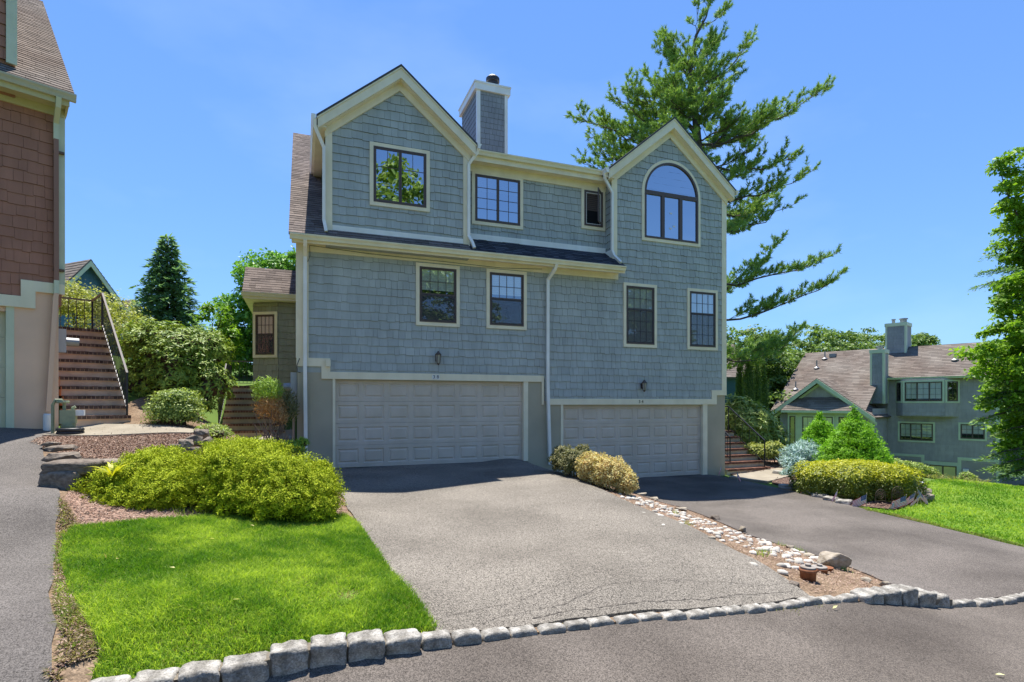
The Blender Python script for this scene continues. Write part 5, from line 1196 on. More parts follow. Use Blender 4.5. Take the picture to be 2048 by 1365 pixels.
BL += [(.7, 0, 3.2, 1.3, 1.5, 1.4), (1.0, .3, 5.2, 1.4, 1.5, 1.5), (.4, .2, 7.2, 1.0, 1.1, 1.2), (.3, 1.2, 4.2, 1.2, 1.2, 1.6)]
broadleaf('maple_tree', 'bright green maple hanging into the frame at the right edge', 'tree', (x, Y, z), 8, BL, 760, 95, .15, M['l_maple'], 61, clump_r=.4, trunk_r=.16, limbs=40, shell=.5)
def boughs(name, label, px0, Y, items, m, seed):
    """a spruce standing outside the right edge, its long drooping boughs reaching into view"""
    rng = np.random.default_rng(seed); rr = random.Random(seed); x0 = (px0 - 1024) / 1103 * Y; z0 = g(x0, Y); o = empty(name, (x0, Y, z0)); tag(o, label, 'tree')
    mb = MB(); P, A, Nn = [], [], []; zt = max(ztop(it[1], Y) for it in items) - z0 + 3
    mb.tube([(0, 0, -.3), (0, 0, zt * .5), (0, 0, zt)], [.2, .13, .02], 8)
    far = [None] * 46
    for it in items + far:
        if it is None:
            a_ = rr.uniform(-1.0, 1.5); z_ = rr.uniform(.8, zt - .6); R_ = (1 - z_ / zt) * 2.6 + .3; b = Vector((math.cos(a_) * R_, math.sin(a_) * R_, z_ - .25)); up = .3
        else:
            (px, py, dy, up) = it
            b = Vector(((px - 1024) / 1103 * (Y + dy) - x0, dy, ztop(py, Y + dy) - z0))
        a = Vector((0, 0, b.z + up)); path = curve(a, b, .12, 8, .03, rr); mb.tube(path, [.045 * (1 - i / 8.5) + .006 for i in range(9)], 5); L = (b - a).length; d = (b - a).normalized(); sd = d.cross(Vector((0, 0, 1))).normalized()
        for k in range(int(L * 48)):
            f = .25 + .75 * rr.random(); j = min(7, int(f * 8)); p = path[j].lerp(path[j + 1], f * 8 - j); s = rr.choice((-1, 1)); tl = rr.uniform(.2, .75) * (1.15 - f * .75); q = p + (d * .6 + sd * s * rr.uniform(.2, .9) + Vector((0, 0, -rr.uniform(.15, .8)))).normalized() * tl
            for w in np.arange(.1, 1.02, .09 / tl): P.append(p.lerp(q, float(w))); A.append((q - p).normalized() + Vector((rr.gauss(0, .45), rr.gauss(0, .45), rr.gauss(0, .35)))); Nn.append((rr.gauss(0, .4), rr.gauss(0, .4), 1))
    P, A, Nn = (np.array([tuple(v) for v in q]) for q in (P, A, Nn))
    V, F, t = leaves(P, Nn, A, rng.uniform(.1, .2, len(P)), .045, rng, .1); npmesh('crown', V, F, m, o, t); mb.build('trunk', M['bark'], o, True)
boughs('spruce_bough_tree', 'dark spruce with drooping boughs behind the maple at the right edge', 2100, 20.5, [(1975, 512, 0, .1), (1958, 545, -.3, .25), (1948, 575, .2, .35), (1990, 590, .5, .3), (1995, 490, .4, 0), (2010, 540, -.5, .2), (2030, 610, 0, .3)], M['l_spruce'], 71)
boughs('low_spruce_tree', 'yellow-green spruce with long low boughs in front of the far house corner', 2095, 17.0, [(1958, 800, 0, .3), (1952, 842, -.3, .35), (1968, 918, .2, .4), (1975, 940, -.2, .35), (1985, 775, .3, .2), (1990, 870, .4, .3), (2000, 955, 0, .3), (2010, 820, -.5, .25), (2015, 900, .5, .2), (1975, 808, -.5, .3), (2020, 980, .1, .15)], M['l_spruce2'], 72)

# trees across the street, behind the camera: the windows mirror them
for i, (x, y, h, r, lab) in enumerate([(12.5, -14.0, 20.5, 6.0, 'bright green street tree mirrored in the left gable window'), (34.5, -4.5, 17.5, 3.6, 'street tree mirrored in the right corner of the arched window'), (4, -26, 15, 6, 'street tree mirrored in the lower left windows'), (23, -23, 16, 6, 'street tree mirrored in the tall lower window'), (-9, -20, 13, 5, 'street tree across the road behind the left driveway'), (41, -11, 8.5, 4, 'street tree far down the road on the right')]):
    z = g(x, y)
    broadleaf('street_tree', lab, 'tree', (x, y, z), h, [(0, 0, h - r * .9, r, r, r), (-r * .5, 0, h * .5, r * .8, r * .8, h * .28), (r * .5, 0, h * .45, r * .8, r * .8, h * .28)], 260, 60, .5, M['l_wood'], 120 + i, 'street trees across the road', clump_r=1.15, trunk_r=.25, limbs=8)

# ------------------------------------------------------------------ shrubs on the left
def blob(px, py, Y, rx, ry, rz, o, key=0): return ((px - 1024) / 1103 * Y - o[0], Y - o[1], ztop(py, Y) - o[2], rx, ry, rz, key)
o_ = at(180, 16.5)
shrub('wispy_shrub', 'loose yellow-green shrub growing behind the top of the long steps', o_, [blob(165, 619, 16.5, 1.2, 1.2, .62, o_), blob(150, 594, 16.8, .6, .7, .5, o_), blob(225, 674, 16, .75, .9, .95, o_), blob(260, 674, 16.2, .5, .7, .8, o_), blob(190, 674, 15.8, .9, .6, .55, o_)], 15000, .085, M['l_wispy'], 12, aspect=.5, lump=.3, lumpf=2.5, core=0, shell=(.25, 1.1), stems=26)
o_ = at(345, 13.0)
shrub('rhododendron_bush', 'large glossy rhododendron between the two flights of steps', o_, [blob(345, 745, 13, 1.0, .9, .9, o_), blob(300, 690, 13, .58, .7, .55, o_), blob(410, 700, 13.3, .55, .7, .5, o_), blob(290, 770, 12.8, .52, .7, .6, o_), blob(425, 770, 13, .4, .6, .5, o_), blob(350, 690, 13, .7, .7, .5, o_), blob(385, 800, 12.9, .55, .6, .5, o_)], 3600, .11, M['l_rhodo'], 14, kind='whorl', tuft=7, aspect=.3, lump=.2, lumpf=2.2, core=.62, shell=(.7, 1.08), stems=14)
o_ = at(352, 11.1)
shrub('rounded_shrub', 'small rounded shrub with a flat clipped top beside the mulch bed', o_, [blob(350, 822, 11.1, .52, .48, .34, o_), blob(352, 795, 11.1, .4, .38, .17, o_)], 4200, .05, M['l_round'], 15, aspect=.55, lump=.18, lumpf=3, core=.72, shell=(.68, 1.08), low=-.7)
o_ = at(425, 10.6)
shrub('low_shrub', 'low spreading green shrub beside the rock edge', o_, [blob(425, 862, 10.6, .3, .3, .13, o_), blob(440, 868, 10.3, .2, .25, .11, o_)], 1500, .05, M['l_round'], 16, kind='spray', aspect=.4, lump=.15, core=.7)
# yew on bare stems
Y = 12.4; o_ = at(547, Y); rr = random.Random(4)
yw = shrub('leggy_yew', 'clipped yew with a green top over bare brown twisted stems', o_, [blob(535, 782, Y, .34, .33, .3, o_, 0), blob(540, 815, Y, .33, .3, .3, o_, 1), blob(560, 835, Y - .1, .16, .2, .2, o_, 1), blob(578, 815, Y + .25, .2, .2, .42, o_, 2)], 6200, .075, None, 17, kind='spray', aspect=.22, lump=.1, lumpf=3, core=0, up=.9, mats={0: M['l_yew'], 1: M['l_brown'], 2: M['l_dkbush']}, stems=0, shell=(.45, 1.05), low=-.8)
s = MB()
for k in range(34):
    x = rr.uniform(-.1, .1); tx = rr.uniform(-.42, .32); tz = rr.uniform(.5, 1.15)
    s.tube(curve((x, rr.uniform(-.1, .1), -.1), (tx, rr.uniform(-.3, .3), tz), 0, 5, .06, rr), [.03, .025, .02, .015, .011, .007] if k < 9 else [.015, .013, .011, .009, .007, .004], 5)
s.build('stem', M['twig_l'], yw)

# golden junipers in front
jb_ = lambda px, py, Y, rx, ry, rz, o: blob(px, py - 4, Y, rx * .84, ry * .84, rz * .84, o)   # in front of the duplex corner
o_ = at(300, 7.5)
shrub('golden_juniper', 'left golden-green spreading juniper beside the stone step', o_, [jb_(235, 979, 7.35, .42, .45, .3, o_), jb_(300, 954, 7.7, .5, .55, .3, o_), jb_(330, 989, 7.3, .5, .5, .3, o_), jb_(280, 1009, 7.1, .45, .42, .26, o_), jb_(225, 1009, 7.05, .28, .35, .24, o_), jb_(362, 984, 7.5, .3, .4, .27, o_), jb_(320, 929, 8.2, .4, .4, .24, o_)], 90000, .036, M['l_jun'], 18, kind='spray', aspect=.36, lump=.3, lumpf=5.2, core=.72, up=.55, box=2.7, low=-.6, shell=(.82, 1.03), stems=5)
o_ = at(520, 7.8)
shrub('golden_juniper', 'right and largest golden-green juniper mound before the garage corner', o_, [jb_(460, 954, 7.6, .55, .6, .4, o_), jb_(500, 934, 8.2, .6, .6, .38, o_), jb_(560, 969, 7.6, .6, .6, .4, o_), jb_(620, 994, 7.5, .42, .5, .36, o_), jb_(470, 999, 7.3, .5, .45, .3, o_), jb_(550, 1009, 7.2, .5, .42, .28, o_), jb_(480, 914, 8.9, .62, .55, .28, o_), jb_(632, 1024, 7.25, .28, .3, .2, o_)], 125000, .036, M['l_jun'], 19, kind='spray', aspect=.36, lump=.3, lumpf=5.2, core=.72, up=.55, box=2.7, low=-.6, shell=(.82, 1.03), stems=5)
o_ = at(635, 9.3)
shrub('golden_juniper', 'small rounded golden-green juniper against the garage door jamb', o_, [jb_(632, 956, 9.3, .3, .32, .27, o_), jb_(645, 969, 9.1, .2, .25, .23, o_)], 20000, .036, M['l_jun'], 20, kind='spray', aspect=.36, lump=.18, lumpf=4, core=.78, up=.55, box=2.5, low=-.7)
o_ = at(582, 11.2)
shrub('green_juniper', 'small deep green juniper at the foot of the left downspout', o_, [blob(585, 900, 11.2, .22, .25, .17, o_), blob(605, 888, 11.3, .1, .12, .1, o_), blob(568, 905, 11.1, .14, .18, .12, o_)], 2600, .08, M['l_yew'], 21, kind='spray', aspect=.25, lump=.2, core=.7, up=1.0)

# hedge between the drives
Y = 12.2; o_ = at(1150, Y)
shrub('dark_green_bush', 'dull green bush with browning leaves at the foot of the middle downspout', o_, [blob(1128, 918, 12.4, .3, .38, .3, o_), blob(1150, 925, 12.0, .32, .38, .3, o_), blob(1165, 912, 12.2, .2, .25, .25, o_)], 7000, .05, M['l_dkbush'], 22, aspect=.5, lump=.16, lumpf=3, core=.8, low=-.8)
Y = 11.2; o_ = at(1215, Y)
shrub('dry_tan_bush', 'dried tan bush between the two driveways', o_, [blob(1188, 938, 11.5, .36, .42, .34, o_), blob(1222, 948, 11.1, .38, .42, .34, o_), blob(1250, 965, 10.9, .22, .35, .27, o_)], 11500, .045, M['l_dry'], 23, aspect=.5, lump=.16, lumpf=3, core=.82, low=-.8)

# shrubs on the right
Y = 20.5; o_ = at(1505, Y)
shrub('round_bush', 'large rounded bush with pale leaf tips beside the entry railing', o_, [blob(1495, 855, Y, 1.05, 1.0, .95, o_), blob(1530, 885, Y - .2, .8, .8, .75, o_), blob(1475, 830, Y, .6, .7, .7, o_)], 2300, .16, M['l_round'], 24, kind='whorl', tuft=6, aspect=.32, lump=.14, lumpf=2.4, core=.78, shell=(.8, 1.06), low=-.8)
Y = 18.6; o_ = at(1565, Y)
shrub('low_yellow_shrub', 'low yellow-green shrub under the large rounded bush', o_, [blob(1548, 905, Y, .4, .4, .35, o_), blob(1572, 912, Y, .25, .3, .22, o_), blob(1510, 905, Y + .3, .4, .4, .3, o_)], 2600, .08, M['l_wispy'], 25, aspect=.5, lump=.2, core=.75)
def blue_spruce():
    Y = 17.6; o = at(1622, Y); e = shrub('blue_spruce_shrub', 'silvery blue spruce shrub spreading behind the golden hedge', o, [blob(1605, 905, Y, .5, .5, .22, o), blob(1640, 915, Y - .2, .6, .5, .2, o), blob(1590, 925, Y - .3, .35, .4, .2, o), blob(1660, 925, Y - .3, .4, .4, .16, o), blob(1583, 950, Y - .9, .25, .25, .2, o), blob(1620, 895, Y + .2, .4, .4, .2, o)], 7500, .13, M['l_blue'], 26, kind='spray', aspect=.22, lump=.3, lumpf=3.5, core=.75, up=.5, low=-.7)
blue_spruce()
def alberta(px, py_top, py_bot, w, Y, lab, seed):
    o = at(px, Y); zb, zt = ztop(py_bot, Y) - o[2], ztop(py_top, Y) - o[2]; H = zt - zb; n = 7; bl = []
    rr = random.Random(seed)
    for i in range(n):
        f = i / (n - 1); R = w * (1 - f) ** .85 + .07; z = zb + H * (.1 + .82 * f); k = max(1, int(6 * (1 - f) + 1))
        for j in range(k):
            a = 6.28 * j / k + i; bl.append((R * .55 * math.cos(a) if k > 1 else 0, R * .55 * math.sin(a) if k > 1 else 0, z + rr.uniform(-.05, .05), R * .52 + .05, R * .52 + .05, H * .1 + .05, 0))
    shrub('dwarf_spruce', lab, o, bl, 24000, .07, M['l_alb'], seed, kind='spray', group='dwarf spruces before the far house', aspect=.3, lump=.2, lumpf=3, core=.74, up=.7, low=-.6, shell=(.88, 1.05), stems=1)
alberta(1639, 828, 905, .52, 18.0, 'smaller bright green conical dwarf spruce, left of the pair', 27)
alberta(1708, 815, 930, .86, 16.6, 'larger bright green conical dwarf spruce, right of the pair', 28)
Y = 13.5; o_ = at(1712, Y)
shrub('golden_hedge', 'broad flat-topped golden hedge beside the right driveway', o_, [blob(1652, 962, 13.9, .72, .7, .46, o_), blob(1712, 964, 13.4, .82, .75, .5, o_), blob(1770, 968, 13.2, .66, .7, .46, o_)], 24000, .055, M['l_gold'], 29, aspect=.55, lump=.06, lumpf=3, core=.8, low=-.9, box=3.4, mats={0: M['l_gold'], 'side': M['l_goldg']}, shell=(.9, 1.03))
Y = 18.5; o_ = at(1812, Y)
shrub('grey_green_hedge', 'low grey-green hedge sloping down before the far house', o_, [blob(1790, 932, Y, .5, .5, .2, o_), blob(1825, 940, Y, .5, .5, .24, o_), blob(1855, 950, Y, .3, .4, .27, o_)], 4200, .075, M['l_round'], 30, aspect=.5, lump=.14, core=.8)
Y = 27; o_ = (((1934 - 1024) / 1103 * Y), Y, ztop(975, Y))
shrub('small_bush', 'small leafy bush against the far house base', o_, [(0, 0, .4, .38, .35, .33, 0)], 700, .12, M['l_round'], 33, aspect=.5, lump=.2, core=.7)
Y = 16.9; o_ = at(1770, Y)
shrub('low_yellow_plant', 'low yellow-green plant at the foot of the larger dwarf spruce', o_, [blob(1768, 922, Y, .25, .3, .1, o_)], 700, .07, M['l_wispy'], 34, aspect=.5)
# ------------------------------------------------------------------ steps and railings
M['brick'] = mat('red_brick', (0.18, 0.095, 0.068, 1), 0.9, 0.15, tint=0.3, col2=(0.11, 0.05, 0.035, 1), nscale=7, bump=0.3, bscale=60)
M['brick_d'] = mat('brown_brick', (0.16, 0.105, 0.08, 1), 0.9, 0.15, tint=0.3, col2=(0.085, 0.05, 0.04, 1), nscale=7, bump=0.3, bscale=60)
M['riser'] = mat('tan_step_render', (0.82, 0.56, 0.38, 1), 0.92, 0.1, col2=(0.62, 0.42, 0.29, 1), nscale=4, ndet=6, bump=0.3, bscale=50)
M['riser_g'] = mat('grey_step_render', (0.62, 0.52, 0.38, 1), 0.92, 0.1, col2=(0.46, 0.39, 0.29, 1), nscale=4, ndet=6, bump=0.3, bscale=50)
M['rail_top'] = mat('worn_handrail', (0.13, 0.115, 0.105, 1), 0.65, 0.3)
def steps(name, label, fr, x0, x1, t0, z0, n, rise, run, rm, bm_, wide=None, land=1.0):
    o = empty(name, (*fr.w(x0, t0), z0), fr.a); tag(o, label, 'steps'); b = MB(); rr = random.Random(n)
    for i in range(n):
        k = MB()
        w = (x1 - x0) + (wide[i] if wide and i < len(wide) else 0); y = i * run; e = n * run + land
        z = i * rise; b.box(0, w, y + .015, e, z - (.3 if i == 0 else 0), z + rise - .065) if i < n - 1 or True else None
        x = 0.0
        while x < w - .02:       # brick-on-edge nosing of the tread
            q = min(.07, w - x); k.box(x + .003, x + q - .003, y - .012 + rr.uniform(-.004, .004), y + run + .02 if i < n - 1 else y + .25, z + rise - .064, z + rise + rr.uniform(-.003, .003), tint=rr.random()); x += .072
        b.box(.001, w - .001, y - .004, y + .1, z + rise - .075, z + rise - .012); k.build('brick_tread', bm_, o)
    b.box(0, x1 - x0, n * run, n * run + land, -.3, n * rise - .005)
    b.build('step_riser', rm, o); return o
def railing(par, path, h=.86, gap=.13, posts=None, top='rail_top', r=.018):
    """path: foot points; balusters between two rails"""
    P = [Vector(p) for p in path]; up = Vector((0, 0, 1)); t = MB(); b = MB()
    t.tube([p + up * h for p in P], r * 1.25, square=True); b.tube([p + up * .12 for p in P], r * .6, square=True)
    for p in P: b.tube([p - up * .1, p + up * h], r, square=True)
    for p, q in zip(P[:-1], P[1:]):
        n = max(1, int((q - p).length / gap))
        for i in range(1, n): c = p.lerp(q, i / n); b.tube([c + up * .12, c + up * h], r * .42, square=True)
    o = b.build('railing', M['black'], par); t.build('handrail', M[top], o); return o
zs1 = 1.14
S1 = steps('long_steps', 'long flight of tan steps with dark brick treads beside the brown house', BF, .1, 1.1, -.1, zs1, 11, .193, .251, M['riser'], M['brick_d'], land=1.6)
railing(S1, [(.95, .1, .193), (.95, 2.6, 2.13), (.95, 3.9, 2.13)], h=.84, gap=.15); railing(S1, [(.95, 3.9, 2.13), (-.9, 3.9, 2.13)], h=.84, gap=.15)
S2 = steps('side_steps', 'flight of red brick and grey steps left of the duplex side bay', HF, -2.87, -1.75, 3.27, .6, 8, .1875, .25, M['riser_g'], M['brick'], wide=[.55, .5, .3], land=2.0)
railing(S2, [(-.05, .1, .19), (-.05, 2.0, 1.5), (-.05, 3.0, 1.5)], h=.84, gap=.11); railing(S2, [(-.05, 3.0, 1.5), (1.6, 3.0, 1.5)], h=.84, gap=.11)
S3 = steps('entry_steps', 'short flight of red brick steps with iron railings right of the duplex', HF, 11.83, 13.6, -.02, -.72, 7, .186, .27, M['riser_g'], M['brick'], land=2.5)
railing(S3, [(.42, .35, .372), (.42, 1.7, 1.302)], h=.8, gap=.13, top='black', r=.016); railing(S3, [(1.62, .1, .19), (1.62, 1.75, 1.3), (1.3, 2.6, 1.3)], h=.86, gap=.35, top='black', r=.016)

# ------------------------------------------------------------------ stones
def rock_mesh(name, seed, flat=1.0, m=None):
    rr = random.Random(seed); bm = bmesh.new()
    for i in range(16):
        v = Vector((rr.uniform(-1, 1), rr.uniform(-1, 1), rr.uniform(-1, 1))); k = (abs(v.x) ** 5 + abs(v.y) ** 5 + abs(v.z) ** 5) ** (-.2); bm.verts.new(v * k * rr.uniform(.82, 1))
    r = bmesh.ops.convex_hull(bm, input=bm.verts[:]); bmesh.ops.delete(bm, geom=[v for v in bm.verts if not v.link_faces], context='VERTS')
    bmesh.ops.bevel(bm, geom=bm.edges[:], offset=.06, segments=1, affect='EDGES'); bmesh.ops.triangulate(bm, faces=bm.faces[:])
    bmesh.ops.subdivide_edges(bm, edges=bm.edges[:], cuts=2, use_grid_fill=True)
    for v in bm.verts: v.co += noise.noise_vector(v.co * 2.2 + Vector((seed, 0, 0))) * .07 + noise.noise_vector(v.co * 6 + Vector((seed, 0, 0))) * .03
    me = bpy.data.meshes.new(name); bm.to_mesh(me); bm.free(); me.materials.append(m)
    a = me.attributes.new('tint', 'FLOAT', 'POINT'); a.data.foreach_set('value', [rr.random()] * len(me.vertices)); me.update(); return me
rocks = [rock_mesh('stone', i + 3, 1, M['rock']) for i in range(7)]; rocks_l = [rock_mesh('stone', i + 13, 1, M['rock_l']) for i in range(7)]
def rock(px, py, Y, w, d, h, label, i=0, rz=0., name='rock', cat='rock', group=None, dz=None, m=None):
    """py is the middle of the stone in the photograph"""
    x = (px - 1024) / 1103 * Y; z = ztop(py, Y) if dz is None else g(x, Y) + dz
    o = link(name, rocks[i % 7] if m is None else m, None, (x, Y, z), rz); k_ = 1.14 if group == G1 else 1; o.scale = (w / 2 * k_, d / 2 * k_, h / 2 * k_); return tag(o, label, cat, group)
G1 = 'rocks edging the upper mulch bed'
blk = [stone_mesh('stone', (2, 2, 2), i + 41, .1, 7, 6, M['rock']) for i in range(3)]
rock(148, 935, 7.3, .5, .44, .17, 'broad flat dark capstone lying on the big block beside the left driveway', 0, .25, group=G1, m=blk[0])
rock(138, 966, 7.25, .43, .42, .33, 'big squared dark block under the flat capstone beside the left driveway', 1, .1, group=G1, m=blk[1])
rock(128, 915, 7.9, .42, .42, .13, 'flat brown slab at the driveway edge just behind the capstone', 2, .4, group=G1)
rock(122, 897, 8.4, .34, .4, .09, 'tan flat stone at the driveway edge below the concrete walk', 3, .1, group=G1); rock(107, 888, 8.75, .24, .3, .08, 'small tan stone nearest the concrete walk corner', 4, 0, group=G1)
rock(212, 930, 7.7, .5, .3, .13, 'long dark slab right of the capstone, half under the left juniper', 5, .1, group=G1, m=blk[2]); rock(183, 968, 7.25, .2, .25, .2, 'small dark rock wedged between the big block and the left juniper', 6, .5, group=G1)
rock(192, 948, 7.45, .3, .3, .12, 'dark stone under the long slab beside the left juniper', 2, .9, group=G1)
for i, (px, py, w, h, Y, lab) in enumerate([(352, 900, .2, .2, 8.9, 'leftmost grey rock of the cluster behind the junipers'), (372, 894, .22, .24, 9.0, 'tall pale rock second in the cluster behind the junipers'), (390, 883, .2, .2, 9.3, 'dark tilted rock in the middle of the cluster behind the junipers'), (403, 870, .24, .2, 9.7, 'tan pointed rock at the top of the cluster behind the junipers'), (412, 886, .16, .2, 9.35, 'pale rock at the right end of the cluster behind the junipers'), (383, 902, .26, .14, 8.9, 'low dark stone at the foot of the rock cluster behind the junipers')]):
    rock(px, py, Y, w, .25, h, lab, i, i * .7, group=G1)
rock(1665, 1126, 7.1, .40, .42, .3, 'largest tan boulder at the street end of the pebble strip', 4, .5, group='stones along the pebble strip', m=rocks_l[4])
for i, (px, py, w, h, lab) in enumerate([(1421, 1080, .14, .07, 'flat tan stone on the driveway side of the pebble strip'), (1282, 992, .3, .1, 'grey stone at the garage end of the pebble strip'), (1310, 1001, .26, .1, 'second dark stone from the dry bush along the pebble strip'), (1360, 1022, .3, .1, 'mossy dark stone beside the lower driveway'), (1431, 1041, .22, .13, 'dark brown stone jutting over the lower driveway, mid strip'), (1484, 1065, .16, .14, 'brown stone block by the lower driveway, nearer the street'), (1581, 1098, .16, .08, 'tan stone at the pebble strip edge uphill of the boulder'), (1614, 1113, .2, .06, 'low sandy stone just before the boulder'), (1588, 1171, .13, .05, 'broken rust coloured shard in front of the clay pots'), (1733, 1164, .14, .07, 'small brown clod behind the raised kerb blocks'), (1768, 1174, .13, .09, 'small brown stone at the right end of the raised kerb blocks')]):
    p = on_ground(px, py); x, y = p; o = link('rock', (rocks_l if i not in (4, 8) else rocks)[(i + 2) % 7], None, (x, y, g(x, y) + h * .3), i * .9); o.scale = (w / 2, w * .45, h / 2); tag(o, lab, 'rock', 'stones along the pebble strip')
for i, (px, py, w, h, lab) in enumerate([(1848, 990, .35, .25, 'lichened rock at the right end of the golden hedge'), (1858, 1000, .3, .2, 'low rock behind the flags at the lawn edge'), (1832, 978, .3, .16, 'flat rock between the golden hedge and the solar lamp'), (1846, 1003, .22, .14, 'small rock in front of the lichened rock')]):
    x, y = on_ground(px, py); o = link('rock', rocks_l[i], None, (x, y, g(x, y) + h * .25), i); o.scale = (w / 2, w * .45, h / 2); tag(o, lab, 'rock', 'rocks beside the golden hedge')

# white pebbles, every one its own
pb = []
for i in range(6):
    bm = bmesh.new(); bmesh.ops.create_icosphere(bm, subdivisions=2, radius=1)
    for v in bm.verts: v.co += noise.noise_vector(v.co * 1.1 + Vector((i * 5.1, 0, 0))) * .28
    me = bpy.data.meshes.new('pebble'); bm.to_mesh(me); bm.free(); me.materials.append(M['pebble']); me.polygons.foreach_set('use_smooth', [True] * len(me.polygons))
    a = me.attributes.new('tint', 'FLOAT', 'POINT'); a.data.foreach_set('value', [i / 5] * len(me.vertices)); pb.append(me)
rr = random.Random(8); placed = []
tries = 0
while len(placed) < 280 and tries < 9000:
    tries += 1
    t = rr.random(); s = min(1, abs(rr.gauss(0, .33)))
    cx, cy = 1248 + (1655 - 1248) * t, 990 + (1128 - 990) * t - 14 * math.sin(math.pi * t) * 0
    dens = .9 if t < .3 else .75 if t < .45 else .55
    if rr.random() > dens: continue
    sd = s if rr.random() < .85 else s * 1.6
    px, py = cx - sd * (22 + 60 * t) , cy + sd * (10 + 22 * t) - 4
    x, y = on_ground(px, py, 4.5, 14); r = rr.choice((rr.uniform(.014, .028), rr.uniform(.024, .045), rr.uniform(.03, .056)))
    if any((x - a) ** 2 + (y - b) ** 2 < ((r + c) * .8) ** 2 for a, b, c in placed): continue
    placed.append((x, y, r))
    o = link('pebble', pb[rr.randrange(6)], None, (x, y, g(x, y) + r * .22), rr.random() * 6.28); o.scale = (r * 1.25, r, r * .7)
    tag(o, 'white rounded pebble lying in the stony strip between the driveways', 'pebble', 'white pebbles between the driveways')

# flat edging slabs of the right bed
for i, (x0, x1, y0, y1, lab) in enumerate([(1558, 1614, 969, 985, 'long grey edging slab shaded by the duplex beside the entry walk'), (1609, 1636, 981, 994, 'pale edging slab second from the entry walk'), (1629, 1652, 989, 1001, 'pale edging slab third from the entry walk'), (1648, 1676, 995, 1008, 'pale edging slab fourth from the entry walk'), (1673, 1702, 1001, 1014, 'pale edging slab nearest the lawn'), (1551, 1597, 944, 954, 'pale stone strip behind the entry walk by the mulch'), (1584, 1609, 964, 973, 'pale stone at the walk corner under the golden hedge')]):
    a, b = Vector(on_ground(x0, (y0 * .6 + y1 * .4))), Vector(on_ground(x1, (y0 * .3 + y1 * .7))); c = (a + b) / 2; d = b - a
    o = link('edging_stone', kerb_me[i % 9], None, (c.x, c.y, g(c.x, c.y) + .0), math.atan2(d.y, d.x)); o.scale = (d.length * .97 / .245, .27 / .17, .55); tag(o, lab, 'edging stone', 'flat edging stones of the right bed')

# clay pots half buried in the strip
M['clay'] = mat('terracotta', (0.2, 0.075, 0.035, 1), 0.85, 0.2, col2=(0.28, 0.13, 0.07, 1), nscale=14, bump=0.2, bscale=50)
M['lid'] = mat('grey_pot_lid', (0.33, 0.31, 0.28, 1), 0.8, 0.2, col2=(0.2, 0.16, 0.13, 1), nscale=12)
def pot(px, py, r, h, lab, lid=True):
    x, y = on_ground(px, py); o = empty('clay_pot', gz(x, y)); tag(o, lab, 'pot', 'clay pots by the boulder')
    q = MB(); q.lathe([(r * .8, -.08), (r * .93, h * .7), (r, h * .72), (r, h), (r * .8, h - .012)], n=20); q.build('pot_body', M['clay'], o, True)
    if lid:
        q = MB(); q.lathe([(r * .9, h + .001), (r * .9, h + .018), (r * .3, h + .024), (.03, h + .028), (.03, h + .045), (.01, h + .048)], n=20); q.build('pot_lid', M['lid'], o)
pot(1616, 1160, .088, .125, 'rust red clay pot with grey lid standing nearest the street')
pot(1639, 1144, .092, .045, 'sunken clay pot with grey lid between the other pot and the boulder')
pot(1656, 1143, .06, .05, 'small open clay pot touching the boulder', False)

# ------------------------------------------------------------------ flags and small garden things
M['flag_r'] = mat('flag_red', (0.6, 0.03, 0.05, 1), 0.8, 0.1); M['flag_w'] = mat('flag_white', (0.9, 0.86, 0.88, 1), 0.8, 0.1); M['flag_b'] = mat('flag_blue', (0.05, 0.07, 0.22, 1), 0.8, 0.1)
M['stick'] = mat('pale_wood_stick', (0.5, 0.42, 0.3, 1), 0.8, 0.1)
def flag(px, py, L, W_, lean, side, droop, lab, rz=0.0, sh=.42):
    x, y = on_ground(px, py + (7 if px > 1600 else 2)); o = empty('small_flag', gz(x, y), rz); tag(o, lab, 'flag', 'small stick flags by the hedge')
    d = Vector((math.sin(lean), 0, math.cos(lean))); top = d * sh
    q = MB(); q.tube([(0, 0, -.05), tuple(top)], .005, 5); q.lathe([(.003, 0), (.009, .008), (.003, .018)], tuple(top), 8); q.build('flag_stick', M['stick'], o)
    f = MB(); nx, ny = 12, 13; sd = Vector((math.cos(droop) * side, 0, -math.sin(droop)))
    def pt(u, v): p = top - d * (.015 + v * W_) + sd * (u * L); return (p.x, p.y + .018 * math.sin(u * 7 + v * 1.5) * u, p.z - .03 * u * u)
    f.v = [pt(i / nx, j / ny) for j in range(ny + 1) for i in range(nx + 1)]; f.t = [.5] * len(f.v)
    for j in range(ny):
        for i in range(nx):
            f.f.append([j * (nx + 1) + i, j * (nx + 1) + i + 1, (j + 1) * (nx + 1) + i + 1, (j + 1) * (nx + 1) + i]); f.m.append(2 if (i < 5 and j < 7) else (0 if j % 2 == 0 else 1))
    f.mi = 1
    for j in range(5):
        for i in range(6 if j % 2 == 0 else 5):
            u, v = (.03 + (i + (.5 if j % 2 else 0)) * .064), (.05 + j * .105); p = Vector(pt(u, v)); s = .006
            for yy in (-.002, .002):
                star = [(p.x + s * (1 if k % 2 == 0 else .42) * math.sin(k * math.pi / 5), p.y + yy, p.z + s * (1 if k % 2 == 0 else .42) * math.cos(k * math.pi / 5)) for k in range(10)]; f.add(star, [list(range(10))])
    f.build('flag_cloth', [M['flag_r'], M['flag_w'], M['flag_b']], o)
flag(1671, 1000, .17, .11, .15, -1, .9, 'tiny stick flag leaning alone between the edging slabs and the wire arch', sh=.3)
flag(1732, 1008, .32, .2, .05, -1, .35, 'striped flag hanging left of its stick between two wire arches', sh=.3)
flag(1791, 1012, .14, .1, -.2, -1, .7, 'small faded pink flag at the left foot of the flag cluster', sh=.17)
